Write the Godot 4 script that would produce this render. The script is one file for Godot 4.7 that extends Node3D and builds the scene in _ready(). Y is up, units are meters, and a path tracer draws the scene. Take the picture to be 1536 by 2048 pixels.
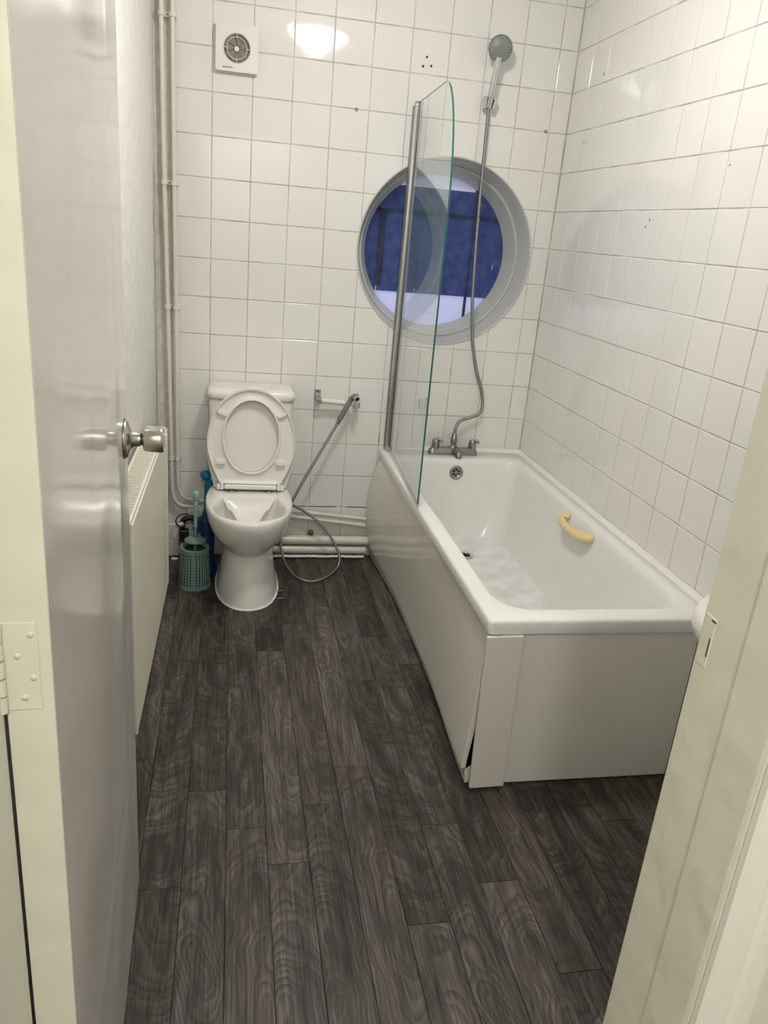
extends Node3D
# A small tiled bathroom seen from the hall through its open door.
# x runs right, y up, z from the back wall (z = 0) towards the hall; metres.

const RIGHT_X := 1.4266      # face of the right wall
const PITCH := 0.15          # tile pitch
const ROW0 := 2.19           # a grout line; the others follow every 0.15 m
const CEIL := 2.42
const WIN := Vector2(0.967, 1.385)
const WIN_R := 0.3745
const DOOR_Z := 2.66         # bathroom face of the partition

var M := {}
var rng := RandomNumberGenerator.new()
var used := {}

# ------------------------------------------------------------------ helpers
func numbered(called: String) -> String:
	if not used.has(called):
		used[called] = 0
		return called
	used[called] += 1
	return "%s_%03d" % [called, used[called]]

func thing(called: String, label: String, category: String, at := Vector3.ZERO, group := "") -> Node3D:
	var o := Node3D.new()
	o.name = numbered(called)
	add_child(o, true)
	o.position = at
	o.set_meta("label", label)
	o.set_meta("category", category)
	if group != "":
		o.set_meta("group", group)
	return o

func setting(called: String, label: String, category: String) -> Node3D:
	var o := thing(called, label, category)
	o.set_meta("kind", "structure")
	return o

func st() -> SurfaceTool:
	var s := SurfaceTool.new()
	s.begin(Mesh.PRIMITIVE_TRIANGLES)
	return s

func obj(called: String, s: SurfaceTool, m: Material, parent: Node) -> MeshInstance3D:
	s.generate_normals()
	return put(called, s.commit(), m, parent)

func put(called: String, mesh: Mesh, m: Material, parent: Node) -> MeshInstance3D:
	var o := MeshInstance3D.new()
	o.name = called
	o.mesh = mesh
	o.material_override = m
	parent.add_child(o, true)
	return o

func flat(s: SurfaceTool) -> void:
	s.set_smooth_group(-1)

func smooth(s: SurfaceTool, g := 0) -> void:
	s.set_smooth_group(g)

func tri(s: SurfaceTool, a: Vector3, b: Vector3, c: Vector3) -> void:
	s.add_vertex(a); s.add_vertex(b); s.add_vertex(c)

func quad(s: SurfaceTool, a: Vector3, b: Vector3, c: Vector3, d: Vector3) -> void:
	tri(s, a, b, c); tri(s, a, c, d)

# rows of equally many points; neighbours are joined by quads
func grid(s: SurfaceTool, rows: Array, closed := false) -> void:
	for i in rows.size() - 1:
		var p: PackedVector3Array = rows[i]
		var q: PackedVector3Array = rows[i + 1]
		var n := p.size()
		for j in (n if closed else n - 1):
			var k := (j + 1) % n
			quad(s, p[j], p[k], q[k], q[j])

func cap(s: SurfaceTool, ring: PackedVector3Array, turn := false) -> void:
	var c := Vector3.ZERO
	for p in ring:
		c += p
	c /= ring.size()
	for j in ring.size():
		var a := ring[j]
		var b := ring[(j + 1) % ring.size()]
		if turn:
			tri(s, c, b, a)
		else:
			tri(s, c, a, b)

# chamfered box from lo to hi, placed by t
func bx(s: SurfaceTool, lo: Vector3, hi: Vector3, c := 0.0, t := Transform3D.IDENTITY) -> void:
	flat(s)
	var mid := (lo + hi) / 2.0
	var h := (hi - lo) / 2.0
	c = minf(c, minf(h.x, minf(h.y, h.z)) * 0.98)
	var ax := [Vector3.RIGHT, Vector3.UP, Vector3.BACK]
	for a in 3:
		var b := (a + 1) % 3
		var d := (a + 2) % 3
		for sg in [-1.0, 1.0]:
			var o: Vector3 = mid + ax[a] * h[a] * sg
			var u: Vector3 = ax[b] * (h[b] - c)
			var v: Vector3 = ax[d] * (h[d] - c)
			if sg > 0:
				quad(s, t * (o - u - v), t * (o - u + v), t * (o + u + v), t * (o + u - v))
			else:
				quad(s, t * (o - u - v), t * (o + u - v), t * (o + u + v), t * (o - u + v))
	if c <= 0.0:
		return
	for a in 3:          # edges along axis a
		var b := (a + 1) % 3
		var d := (a + 2) % 3
		for sb in [-1.0, 1.0]:
			for sd in [-1.0, 1.0]:
				var e1: Vector3 = mid + ax[b] * h[b] * sb + ax[d] * (h[d] - c) * sd
				var e2: Vector3 = mid + ax[b] * (h[b] - c) * sb + ax[d] * h[d] * sd
				var l: Vector3 = ax[a] * (h[a] - c)
				if sb * sd > 0:
					quad(s, t * (e1 - l), t * (e1 + l), t * (e2 + l), t * (e2 - l))
				else:
					quad(s, t * (e1 - l), t * (e2 - l), t * (e2 + l), t * (e1 + l))
	for sx in [-1.0, 1.0]:
		for sy in [-1.0, 1.0]:
			for sz in [-1.0, 1.0]:
				var k := Vector3(sx, sy, sz)
				var p := mid + Vector3(h.x, h.y - c, h.z - c) * k
				var q := mid + Vector3(h.x - c, h.y, h.z - c) * k
				var r := mid + Vector3(h.x - c, h.y - c, h.z) * k
				if sx * sy * sz > 0:
					tri(s, t * p, t * r, t * q)
				else:
					tri(s, t * p, t * q, t * r)

func box_part(called: String, lo: Vector3, hi: Vector3, c: float, m: Material, parent: Node, t := Transform3D.IDENTITY) -> MeshInstance3D:
	var s := st()
	bx(s, lo, hi, c, t)
	return obj(called, s, m, parent)

# surface of revolution: profile of (radius, height along axis)
func lathe(s: SurfaceTool, profile: Array, at: Vector3, axis := Vector3.UP, n := 24, caps := true) -> void:
	smooth(s)
	axis = axis.normalized()
	var u := axis.cross(Vector3.RIGHT if absf(axis.x) < 0.8 else Vector3.UP).normalized()
	var v := axis.cross(u)
	var rows := []
	for p: Vector2 in profile:
		var ring := PackedVector3Array()
		for j in n:
			var a := TAU * j / n
			ring.append(at + axis * p.y + (u * cos(a) + v * sin(a)) * p.x)
		rows.append(ring)
	grid(s, rows, true)
	if caps:
		flat(s)
		if profile[0].x > 0.0002:
			cap(s, rows[0], true)
		if profile[-1].x > 0.0002:
			cap(s, rows[-1])

# tube along points; rad is a number or one radius per point
func tube(s: SurfaceTool, pts: Array, rad, n := 10, caps := true, squash := 1.0) -> void:
	smooth(s)
	var rows := []
	var t0: Vector3 = (pts[1] - pts[0]).normalized()
	var u := t0.cross(Vector3.UP if absf(t0.y) < 0.9 else Vector3.RIGHT).normalized()
	for i in pts.size():
		var t: Vector3
		if i == 0:
			t = t0
		elif i == pts.size() - 1:
			t = (pts[i] - pts[i - 1]).normalized()
		else:
			t = (pts[i + 1] - pts[i - 1]).normalized()
		u = (u - t * u.dot(t)).normalized()
		var v := t.cross(u)
		var r: float = rad[i] if rad is Array or rad is PackedFloat32Array else rad
		var ring := PackedVector3Array()
		for j in n:
			var a := TAU * j / n
			ring.append(pts[i] + (u * cos(a) + v * sin(a) * squash) * r)
		rows.append(ring)
	grid(s, rows, true)
	if caps:
		flat(s)
		cap(s, rows[0], true)
		cap(s, rows[-1])

# evenly spaced points on a smooth curve through pts
func curve(pts: Array, step: float) -> Array:
	var c := Curve3D.new()
	c.bake_interval = 0.002
	for i in pts.size():
		var p: Vector3 = pts[i]
		var a: Vector3 = pts[maxi(i - 1, 0)]
		var b: Vector3 = pts[mini(i + 1, pts.size() - 1)]
		var d := (b - a).normalized()
		c.add_point(p, -d * p.distance_to(a) / 3.0, d * p.distance_to(b) / 3.0)
	var n := maxi(2, int(c.get_baked_length() / step))
	var out := []
	for i in n + 1:
		out.append(c.sample_baked(c.get_baked_length() * i / n, true))
	return out

# ribbed metal hose
func hose(s: SurfaceTool, pts: Array, r: float, rib := 0.0042, n := 10) -> void:
	var line := curve(pts, rib / 3.0)
	var rad := []
	for i in line.size():
		rad.append(r * [1.0, 1.0, 0.8][i % 3])
	tube(s, line, rad, n)

# flat polygon given a depth: p2 -> t * (x, y, z0..z1)
func slab(s: SurfaceTool, poly: PackedVector2Array, z0: float, z1: float, t := Transform3D.IDENTITY, bev := 0.0) -> void:
	flat(s)
	if Geometry2D.is_polygon_clockwise(poly):
		poly.reverse()
	var top := poly
	if bev > 0.0:
		var ins := Geometry2D.offset_polygon(poly, -bev)
		if ins.size() == 1:
			top = ins[0]
	var ix := Geometry2D.triangulate_polygon(top)
	for i in range(0, ix.size(), 3):
		var a := top[ix[i]]
		var b := top[ix[i + 1]]
		var c := top[ix[i + 2]]
		if (b - a).cross(c - a) > 0:
			var h := b
			b = c
			c = h
		tri(s, t * Vector3(a.x, a.y, z1), t * Vector3(b.x, b.y, z1), t * Vector3(c.x, c.y, z1))
	var ix0 := Geometry2D.triangulate_polygon(poly)
	for i in range(0, ix0.size(), 3):
		var a := poly[ix0[i]]
		var b := poly[ix0[i + 1]]
		var c := poly[ix0[i + 2]]
		if (b - a).cross(c - a) < 0:
			var h := b
			b = c
			c = h
		tri(s, t * Vector3(a.x, a.y, z0), t * Vector3(b.x, b.y, z0), t * Vector3(c.x, c.y, z0))
	if bev > 0.0 and top.size() == poly.size():
		# the inset loop may start elsewhere: line the loops up
		var best := 0
		for k in top.size():
			if top[k].distance_to(poly[0]) < top[best].distance_to(poly[0]):
				best = k
		var rows := [PackedVector3Array(), PackedVector3Array(), PackedVector3Array()]
		for k in poly.size():
			var q := top[(k + best) % top.size()]
			rows[0].append(t * Vector3(q.x, q.y, z1))
			rows[1].append(t * Vector3(poly[k].x, poly[k].y, z1 - bev))
			rows[2].append(t * Vector3(poly[k].x, poly[k].y, z0))
		grid(s, rows, true)
	else:
		var rows := [PackedVector3Array(), PackedVector3Array()]
		for q in top:
			rows[0].append(t * Vector3(q.x, q.y, z1))
			rows[1].append(t * Vector3(q.x, q.y, z0))
		grid(s, rows, true)

# cloth: one layer of a flat polygon
func sheet(s: SurfaceTool, poly: PackedVector2Array, z: float) -> void:
	flat(s)
	var ix := Geometry2D.triangulate_polygon(poly)
	for i in range(0, ix.size(), 3):
		var a := poly[ix[i]]
		var b := poly[ix[i + 1]]
		var c := poly[ix[i + 2]]
		if (b - a).cross(c - a) > 0:
			var h := b
			b = c
			c = h
		tri(s, Vector3(a.x, a.y, z), Vector3(b.x, b.y, z), Vector3(c.x, c.y, z))

func circle(c: Vector2, r: float, n := 96) -> PackedVector2Array:
	var out := PackedVector2Array()
	for i in n:
		out.append(c + Vector2.from_angle(TAU * i / n) * r)
	return out

func rect(a: Vector2, b: Vector2) -> PackedVector2Array:
	return PackedVector2Array([a, Vector2(b.x, a.y), b, Vector2(a.x, b.y)])

func rounded(a: Vector2, b: Vector2, r: float, n := 6) -> PackedVector2Array:
	var out := PackedVector2Array()
	var cs := [Vector2(b.x - r, a.y + r), Vector2(b.x - r, b.y - r), Vector2(a.x + r, b.y - r), Vector2(a.x + r, a.y + r)]
	for k in 4:
		for i in n + 1:
			out.append(cs[k] + Vector2.from_angle(-PI / 2 + PI / 2 * (k + float(i) / n)) * r)
	return out

# ---------------------------------------------------------------- materials
func srgb(r: float, g: float, b: float) -> Color:
	return Color(r / 255.0, g / 255.0, b / 255.0)

func mat(called: String, c: Color, rough: float, metal := 0.0) -> StandardMaterial3D:
	var m := StandardMaterial3D.new()
	m.resource_name = called
	m.albedo_color = c
	m.roughness = rough
	m.metallic = metal
	M[called] = m
	return m

func noise_image(size: int, freq: float, octaves: int, seed_: int, lo: Color, hi: Color, sharp := 1.0) -> ImageTexture:
	var f := FastNoiseLite.new()
	f.seed = seed_
	f.frequency = freq
	f.fractal_octaves = octaves
	var src := f.get_seamless_image(size, size)
	var im := Image.create(size, size, true, Image.FORMAT_RGB8)
	for y in size:
		for x in size:
			var v := src.get_pixel(x, y).r
			v = clampf((v - 0.5) * sharp + 0.5, 0.0, 1.0)
			im.set_pixel(x, y, lo.lerp(hi, v))
	im.generate_mipmaps()
	return ImageTexture.create_from_image(im)

func relief(m: StandardMaterial3D, size: int, freq: float, octaves: int, seed_: int, strength: float) -> void:
	var f := FastNoiseLite.new()
	f.seed = seed_
	f.frequency = freq
	f.fractal_octaves = octaves
	var im := f.get_seamless_image(size, size)
	im.convert(Image.FORMAT_RGBA8)
	im.bump_map_to_normal_map(strength)
	im.generate_mipmaps()
	m.normal_enabled = true
	m.normal_texture = ImageTexture.create_from_image(im)

func tri_map(m: StandardMaterial3D, scale: float) -> void:
	m.uv1_triplanar = true
	m.uv1_world_triplanar = true
	m.uv1_scale = Vector3.ONE * scale

# printed oak of one vinyl board, 0.1 m by 1 m
func wood_image(v: int) -> ImageTexture:
	var w := 128
	var h := 1152
	var r := RandomNumberGenerator.new()
	r.seed = 940 + v
	var f := FastNoiseLite.new()
	f.noise_type = FastNoiseLite.TYPE_SIMPLEX_SMOOTH
	f.seed = 11 + v
	f.frequency = 0.8
	f.fractal_octaves = 3
	var g := FastNoiseLite.new()
	g.seed = 51 + v
	g.frequency = 0.8
	g.fractal_octaves = 2
	var cx := r.randf_range(0.015, 0.085)
	var slope := r.randf_range(0.05, 0.19) * (1.0 if r.randf() < 0.5 else -1.0)
	var z0 := r.randf_range(-0.3, 1.3)
	var tone := r.randf_range(-0.10, 0.12)
	var bytes := PackedByteArray()
	bytes.resize(w * h * 3)
	var at := 0
	for j in h:
		var z := float(j) / h
		var d := slope * (z - z0) + 0.03 * f.get_noise_2d(z * 3.0, 7.0)
		var mid := cx + 0.045 * f.get_noise_2d(z * 2.2, 30.0)
		for i in w:
			var x := 0.1 * i / w
			var dx := x - mid
			var wob := f.get_noise_2d(x * 16.0, z * 4.0 + 50.0) * 0.0050 + g.get_noise_2d(x * 50.0, z * 14.0) * 0.0012
			var rad := sqrt(dx * dx * 0.5 + d * d) + wob
			var ph := rad / 0.0066
			var ring := ph - floorf(ph)
			ring = pow(ring, 1.5) * (1.0 - smoothstep(0.78, 1.0, ring))
			var big := sin(rad / 0.019 * TAU)
			var fine := g.get_noise_2d(x * 560.0, z * 16.0 + 20.0)
			var streak := g.get_noise_2d(x * 160.0, z * 5.0 + 90.0)
			var patch := f.get_noise_2d(x * 20.0 + 15.0, z * 3.2 + 80.0)
			var t := 0.37 + tone + patch * 0.40 - ring * clampf(0.24 + 0.45 * patch, 0.04, 0.5) + big * 0.05 + fine * 0.22 + streak * 0.20
			t = clampf(t, 0.0, 1.0)
			bytes[at] = int(lerpf(44.0, 154.0, t))
			bytes[at + 1] = int(lerpf(40.5, 144.0, t))
			bytes[at + 2] = int(lerpf(38.0, 136.0, t))
			at += 3
	var im := Image.create_from_data(w, h, false, Image.FORMAT_RGB8, bytes)
	im.generate_mipmaps()
	return ImageTexture.create_from_image(im)

func make_materials() -> void:
	for k in 3:
		var t := mat("tile_glaze_%d" % k, [srgb(232, 230, 225), srgb(231, 229, 224), srgb(232, 230, 226)][k], 0.06)
		t.metallic_specular = 0.55
	var g := mat("grout", Color.WHITE, 0.9)
	g.albedo_texture = noise_image(256, 0.02, 4, 5, srgb(172, 166, 154), srgb(214, 211, 203), 1.4)
	tri_map(g, 1.4)
	var w := mat("wall_paint", srgb(233, 231, 226), 0.6)
	relief(w, 256, 0.03, 4, 8, 1.6)
	tri_map(w, 1.5)
	var pl := mat("flaking_plaster", Color.WHITE, 0.85)
	pl.albedo_texture = noise_image(256, 0.025, 5, 77, srgb(206, 201, 190), srgb(228, 226, 219), 1.2)
	tri_map(pl, 4.0)
	mat("ceiling_paint", srgb(238, 237, 233), 0.8)
	var dg := mat("door_gloss", srgb(224, 220, 212), 0.12)
	dg.metallic_specular = 0.6
	relief(dg, 256, 0.006, 2, 3, 1.2)
	tri_map(dg, 1.2)
	var cr := mat("cream_gloss", srgb(222, 219, 199), 0.3)
	relief(cr, 256, 0.012, 3, 4, 1.5)
	tri_map(cr, 2.5)
	mat("hall_white", srgb(231, 230, 216), 0.35)
	mat("ceramic", srgb(233, 231, 225), 0.08).metallic_specular = 0.6
	mat("seat_plastic", srgb(233, 230, 224), 0.22)
	mat("cistern_ceramic", srgb(231, 229, 222), 0.12)
	var ac := mat("acrylic", Color.WHITE, 0.16)
	ac.albedo_texture = noise_image(256, 0.012, 4, 15, srgb(233, 232, 228), srgb(238, 237, 233))
	tri_map(ac, 0.8)
	var aw := mat("acrylic_worn", Color.WHITE, 0.3)
	aw.albedo_texture = noise_image(512, 0.011, 5, 16, srgb(222, 221, 217), srgb(240, 239, 236), 2.0)
	tri_map(aw, 1.6)
	mat("panel_plastic", srgb(226, 223, 214), 0.14)
	mat("strip_white", srgb(222, 219, 208), 0.35)
	mat("sealant", srgb(236, 234, 228), 0.4)
	mat("chrome", srgb(205, 206, 208), 0.12, 1.0)
	mat("dull_chrome", srgb(150, 151, 150), 0.32, 1.0)
	var st_ := mat("steel", srgb(190, 186, 176), 0.26, 1.0)
	st_.resource_name = "steel"
	mat("grey_plastic", srgb(126, 129, 127), 0.4)
	mat("nozzle", srgb(206, 210, 210), 0.5)
	mat("black_plastic", srgb(24, 23, 22), 0.45)
	mat("hole", srgb(9, 9, 9), 0.9)
	mat("pipe_paint", srgb(222, 218, 205), 0.3)
	mat("clip_plastic", srgb(226, 223, 213), 0.5)
	mat("waste_pipe", srgb(222, 218, 206), 0.2)
	mat("fan_plastic", srgb(228, 224, 217), 0.4)
	mat("fan_dark", srgb(140, 132, 120), 0.7)
	mat("fan_print", srgb(70, 64, 58), 0.7)
	var ra := mat("radiator_enamel", srgb(236, 231, 214), 0.3)
	ra.metallic_specular = 0.5
	mat("radiator_inner_shade", srgb(92, 82, 68), 0.8)  # shade between the grille slats, put into the colour
	var gl := mat("clear_glass", Color(0.62, 0.75, 0.72, 0.20), 0.02)
	gl.transparency = BaseMaterial3D.TRANSPARENCY_ALPHA
	mat("glass_edge", srgb(40, 92, 84), 0.15)
	var fr := mat("frosted_glass", srgb(214, 214, 240), 0.5)
	fr.backlight_enabled = true
	fr.backlight = Color(1.0, 1.0, 1.0)
	relief(fr, 128, 0.06, 3, 21, 2.0)
	tri_map(fr, 6.0)
	var cl := mat("blue_cloth", Color.WHITE, 0.95)
	cl.albedo_texture = noise_image(256, 0.02, 5, 31, srgb(74, 88, 132), srgb(96, 108, 150), 1.2)
	cl.backlight_enabled = true
	cl.backlight = Color(1.05, 1.05, 1.05)
	tri_map(cl, 3.0)
	mat("reveal_paint", srgb(200, 201, 198), 0.35)
	mat("window_bar", srgb(58, 58, 64), 0.5)
	mat("teal_plastic", srgb(116, 146, 138), 0.45)
	mat("teal_dark", srgb(58, 88, 82), 0.5)  # on the pot liner this dark tone paints the shade inside the slots
	mat("aqua_plastic", srgb(150, 186, 186), 0.4)
	mat("plunger_teal", srgb(0, 104, 138), 0.35)
	mat("plunger_navy", srgb(10, 38, 88), 0.4)
	mat("grab_yellow", srgb(230, 209, 152), 0.4)
	mat("red_plug", srgb(150, 44, 38), 0.6)
	mat("stain_brown", srgb(110, 78, 60), 0.9)
	mat("mark_dark", srgb(70, 64, 58), 0.8)
	mat("rust", srgb(178, 132, 92), 0.9)
	mat("brass", srgb(112, 84, 48), 0.5, 0.6)
	mat("paper", srgb(226, 222, 212), 0.8)
	mat("hall_carpet", srgb(120, 112, 104), 0.95)
	mat("underlay", srgb(26, 23, 21), 0.9)
	var lamp := mat("lamp_glass", srgb(250, 247, 240), 0.3)
	lamp.emission_enabled = true
	lamp.emission = Color(1.0, 0.99, 0.97)
	lamp.emission_energy_multiplier = 18.0
	mat("lamp_base", srgb(236, 235, 231), 0.4)

# ------------------------------------------------------------------- _ready
func _ready() -> void:
	rng.seed = 4127
	var cam := Camera3D.new()
	cam.name = "camera"
	cam.fov = 66.72
	cam.near = 0.02
	var fwd := Vector3(0.1967, -0.3366, -0.9209).normalized()
	var rt := Vector3(0.98014, 0.08496, 0.17924).normalized()
	rt = (rt - fwd * rt.dot(fwd)).normalized()
	cam.transform = Transform3D(Basis(rt, rt.cross(fwd), -fwd), Vector3(0.0867, 1.4467, 3.3568))
	add_child(cam)
	cam.current = true

	var env := Environment.new()
	env.background_mode = Environment.BG_SKY
	var sky_m := ProceduralSkyMaterial.new()
	sky_m.sky_top_color = srgb(146, 156, 214)
	sky_m.sky_horizon_color = srgb(196, 198, 228)
	sky_m.ground_horizon_color = srgb(170, 170, 186)
	sky_m.ground_bottom_color = srgb(120, 120, 128)
	sky_m.sun_angle_max = 0.0
	var sky := Sky.new()
	sky.sky_material = sky_m
	env.sky = sky
	env.background_energy_multiplier = 2.4
	env.tonemap_mode = Environment.TONE_MAPPER_LINEAR
	env.tonemap_exposure = 1.0
	env.sdfgi_enabled = true
	env.ssao_enabled = true
	env.ssil_enabled = true
	var we := WorldEnvironment.new()
	we.name = "world_environment"
	we.environment = env
	add_child(we)

	make_materials()
	ceiling_lamp(Vector3(0.50, CEIL, 1.28), 0.63, "round opal ceiling lamp over the bathroom floor")
	ceiling_lamp(Vector3(0.12, CEIL, 3.95), 1.05, "round opal ceiling lamp in the hall outside the door")

	build_shell()
	build_floor()
	build_tiles()
	build_window()
	build_door()
	build_bath()
	build_screen()
	build_toilet()
	build_radiator()
	build_pipes()
	build_taps_and_shower()
	build_spray()
	build_fan()
	build_corner_things()
	build_basin()
	build_marks()

func ceiling_lamp(at: Vector3, energy: float, label: String) -> void:
	var t := thing("ceiling_lamp", label, "lamp", at)
	var s := st()
	lathe(s, [Vector2(0.155, 0.0), Vector2(0.155, -0.02), Vector2(0.148, -0.024)], Vector3.ZERO, Vector3.UP, 40)
	obj("base", s, M.lamp_base, t)
	s = st()
	var prof := []
	for i in 11:
		var a := PI / 2 * i / 10.0
		prof.append(Vector2(0.145 * cos(a) + 0.0001, -0.025 - 0.055 * sin(a)))
	lathe(s, prof, Vector3.ZERO, Vector3.UP, 40)
	obj("opal_shade", s, M.lamp_glass, t)
	var l := OmniLight3D.new()
	l.name = "light"
	l.light_color = Color(1.0, 0.995, 0.98)
	l.light_energy = energy
	l.light_size = 0.06
	l.omni_range = 12.0
	l.omni_attenuation = 2.0
	l.shadow_enabled = true
	l.position = Vector3(0, -0.05, 0)
	t.add_child(l)

# ---------------------------------------------------------------- the rooms
func build_shell() -> void:
	# back wall: masonry with a round opening, cut in two halves
	var wb := setting("wall_back", "white tiled back wall with the round window", "wall")
	for half in 2:
		var a := Vector2(-0.5, -0.1) if half == 0 else Vector2(WIN.x, -0.1)
		var b := Vector2(WIN.x, CEIL + 0.15) if half == 0 else Vector2(1.75, CEIL + 0.15)
		var cut := Geometry2D.clip_polygons(rect(a, b), circle(WIN, WIN_R + 0.006))
		var s := st()
		for poly in cut:
			slab(s, poly, -0.30, -0.0018)
		obj("masonry", s, M.grout, wb)
	# a plastered strip behind the pipes
	box_part("plaster_strip", Vector3(-0.215, 0.0, -0.0017), Vector3(-0.152, CEIL, -0.001), 0.0, M.flaking_plaster, wb)
	var wr := setting("wall_right", "white tiled wall along the bath", "wall")
	box_part("masonry", Vector3(RIGHT_X + 0.0018, -0.1, -0.0018), Vector3(RIGHT_X + 0.25, CEIL + 0.15, 2.85), 0.0, M.grout, wr)
	# left wall, slightly out of square
	var wl := setting("wall_left", "smooth white painted wall behind the radiator", "wall")
	var lt := Transform3D(Basis(Vector3.UP, -0.018), Vector3(-0.212, 0, 0))
	box_part("plaster", Vector3(-0.2, -0.1, -0.02), Vector3(0, CEIL + 0.15, 2.9), 0.0, M.wall_paint, wl, lt)
	var s2 := st()
	var rows := []
	for i in 41:
		var y := 0.05 + 1.55 * i / 40.0
		var row := PackedVector3Array()
		var jag := rng.randf_range(-0.02, 0.025)
		for k in 4:
			row.append(lt * Vector3(0.0008 + (0.0022 if k == 1 or k == 2 else 0.0) + rng.randf() * 0.0012, y, 0.004 + (0.055 + jag * minf(1.0, y)) * k / 3.0))
		rows.append(row)
	smooth(s2)
	grid(s2, rows)
	obj("flaking_patch", s2, M.flaking_plaster, wl)
	var ce := setting("ceiling", "white painted ceiling above the bathroom and hall", "ceiling")
	box_part("plaster", Vector3(-1.0, CEIL, -0.01), Vector3(1.9, CEIL + 0.12, 4.7), 0.0, M.ceiling_paint, ce)
	# partition with the doorway
	var wf := setting("wall_front", "partition wall around the doorway", "wall")
	box_part("plaster", Vector3(-0.45, -0.1, DOOR_Z + 0.002), Vector3(-0.149, CEIL, 2.807), 0.0, M.wall_paint, wf)
	box_part("plaster", Vector3(0.637, -0.1, DOOR_Z + 0.002), Vector3(RIGHT_X + 0.004, CEIL, 2.807), 0.0, M.wall_paint, wf)
	box_part("plaster", Vector3(-0.149, 2.035, DOOR_Z + 0.002), Vector3(0.637, CEIL, 2.807), 0.0, M.wall_paint, wf)
	# hall
	var hl := setting("wall_hall_left", "plain hall wall beside the doorway", "wall")
	box_part("plaster", Vector3(-0.95, -0.1, 2.6), Vector3(-0.75, CEIL, 4.7), 0.0, M.wall_paint, hl)
	box_part("plaster", Vector3(-0.75, -0.1, 2.66), Vector3(-0.45, CEIL, 2.807), 0.0, M.wall_paint, hl)
	var hr := setting("wall_hall_right", "plain hall wall on the far side of the doorway", "wall")
	box_part("plaster", Vector3(1.6, -0.1, 2.85), Vector3(1.8, CEIL, 4.7), 0.0, M.wall_paint, hr)
	var hb := setting("wall_hall_end", "plain wall closing the hall", "wall")
	box_part("plaster", Vector3(-0.95, -0.1, 4.5), Vector3(1.8, CEIL, 4.7), 0.0, M.wall_paint, hb)
	var hf := setting("floor_hall", "plain carpeted hall floor outside the doorway", "floor")
	box_part("carpet", Vector3(-0.95, -0.1, 2.735), Vector3(1.8, -0.001, 4.7), 0.0, M.hall_carpet, hf)

func plank_mesh(x0: float, x1: float, z0: float, z1: float, u0: float, u1: float, v0: float, v1: float) -> ArrayMesh:
	var s := st()
	flat(s)
	var g := 0.0006
	var b := 0.0008
	var o := [Vector2(x0 + g, z0 + g), Vector2(x1 - g, z0 + g), Vector2(x1 - g, z1 - g), Vector2(x0 + g, z1 - g)]
	var i_ := [Vector2(x0 + g + b, z0 + g + b), Vector2(x1 - g - b, z0 + g + b), Vector2(x1 - g - b, z1 - g - b), Vector2(x0 + g + b, z1 - g - b)]
	var uv := func(p: Vector2) -> Vector2:
		return Vector2(remap(p.x, x0, x1, u0, u1), remap(p.y, z0, z1, v0, v1))
	for t: Array in [[i_[0], i_[1], i_[2]], [i_[0], i_[2], i_[3]]]:
		for p: Vector2 in t:
			s.set_uv(uv.call(p))
			s.add_vertex(Vector3(p.x, 0.0, p.y))
	for k in 4:
		var n := (k + 1) % 4
		var q := [Vector3(i_[k].x, 0, i_[k].y), Vector3(o[k].x, -0.0006, o[k].y), Vector3(o[n].x, -0.0006, o[n].y), Vector3(i_[n].x, 0, i_[n].y)]
		var d := [q[1], q[1] - Vector3(0, 0.003, 0), q[2] - Vector3(0, 0.003, 0), q[2]]
		for f: Array in [q, d]:
			for e in [0, 1, 2, 0, 2, 3]:
				s.set_uv(uv.call(Vector2(f[e].x, f[e].z)))
				s.add_vertex(f[e])
	s.generate_normals()
	return s.commit()

func build_floor() -> void:
	var fl := setting("floor", "dark grey wood plank floor of the bathroom", "floor")
	box_part("underlay", Vector3(-0.45, -0.1, -0.0045), Vector3(RIGHT_X + 0.1, -0.0028, 2.735), 0.0, M.underlay, fl)
	var mats := []
	for v in 8:
		var tex := wood_image(v)
		for k in 2:
			var m := mat("board_%d_%d" % [v, k], [Color(1, 1, 1), Color(0.9, 0.89, 0.88)][k], 0.42)
			m.albedo_texture = tex
			m.metallic_specular = 0.4
			m.texture_filter = BaseMaterial3D.TEXTURE_FILTER_LINEAR_WITH_MIPMAPS_ANISOTROPIC
			mats.append(m)
	# first joint of each row of boards, read along z
	var joint := {-3: 0.30, -2: 0.46, -1: 0.929, 0: 0.607, 1: 0.755, 2: 0.88, 3: 0.681, 4: 0.535, 5: 0.086, 6: 0.784, 7: 0.984, 8: 0.24, 9: 0.66, 10: 0.40, 11: 0.81, 12: 0.13, 13: 0.55, 14: 0.9}
	var last := -1
	for k in range(-3, 15):
		var x0 := -0.004 + 0.1 * k
		var x1 := minf(x0 + 0.1, RIGHT_X - 0.001)
		if x1 - x0 < 0.005:
			continue
		var z: float = joint[k] - 1.0
		while z < 2.735:
			var a := maxf(z, 0.0)
			var b := minf(z + 1.0, 2.735)
			if b - a > 0.004:
				var pick := rng.randi() % mats.size()
				while pick / 2 == last / 2:
					pick = rng.randi() % mats.size()
				last = pick
				var mesh := plank_mesh(x0, x1, a, b, 0.0, (x1 - x0) / 0.1, a - z, b - z)
				put("plank", mesh, mats[pick], fl)
			z += 1.0

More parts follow.
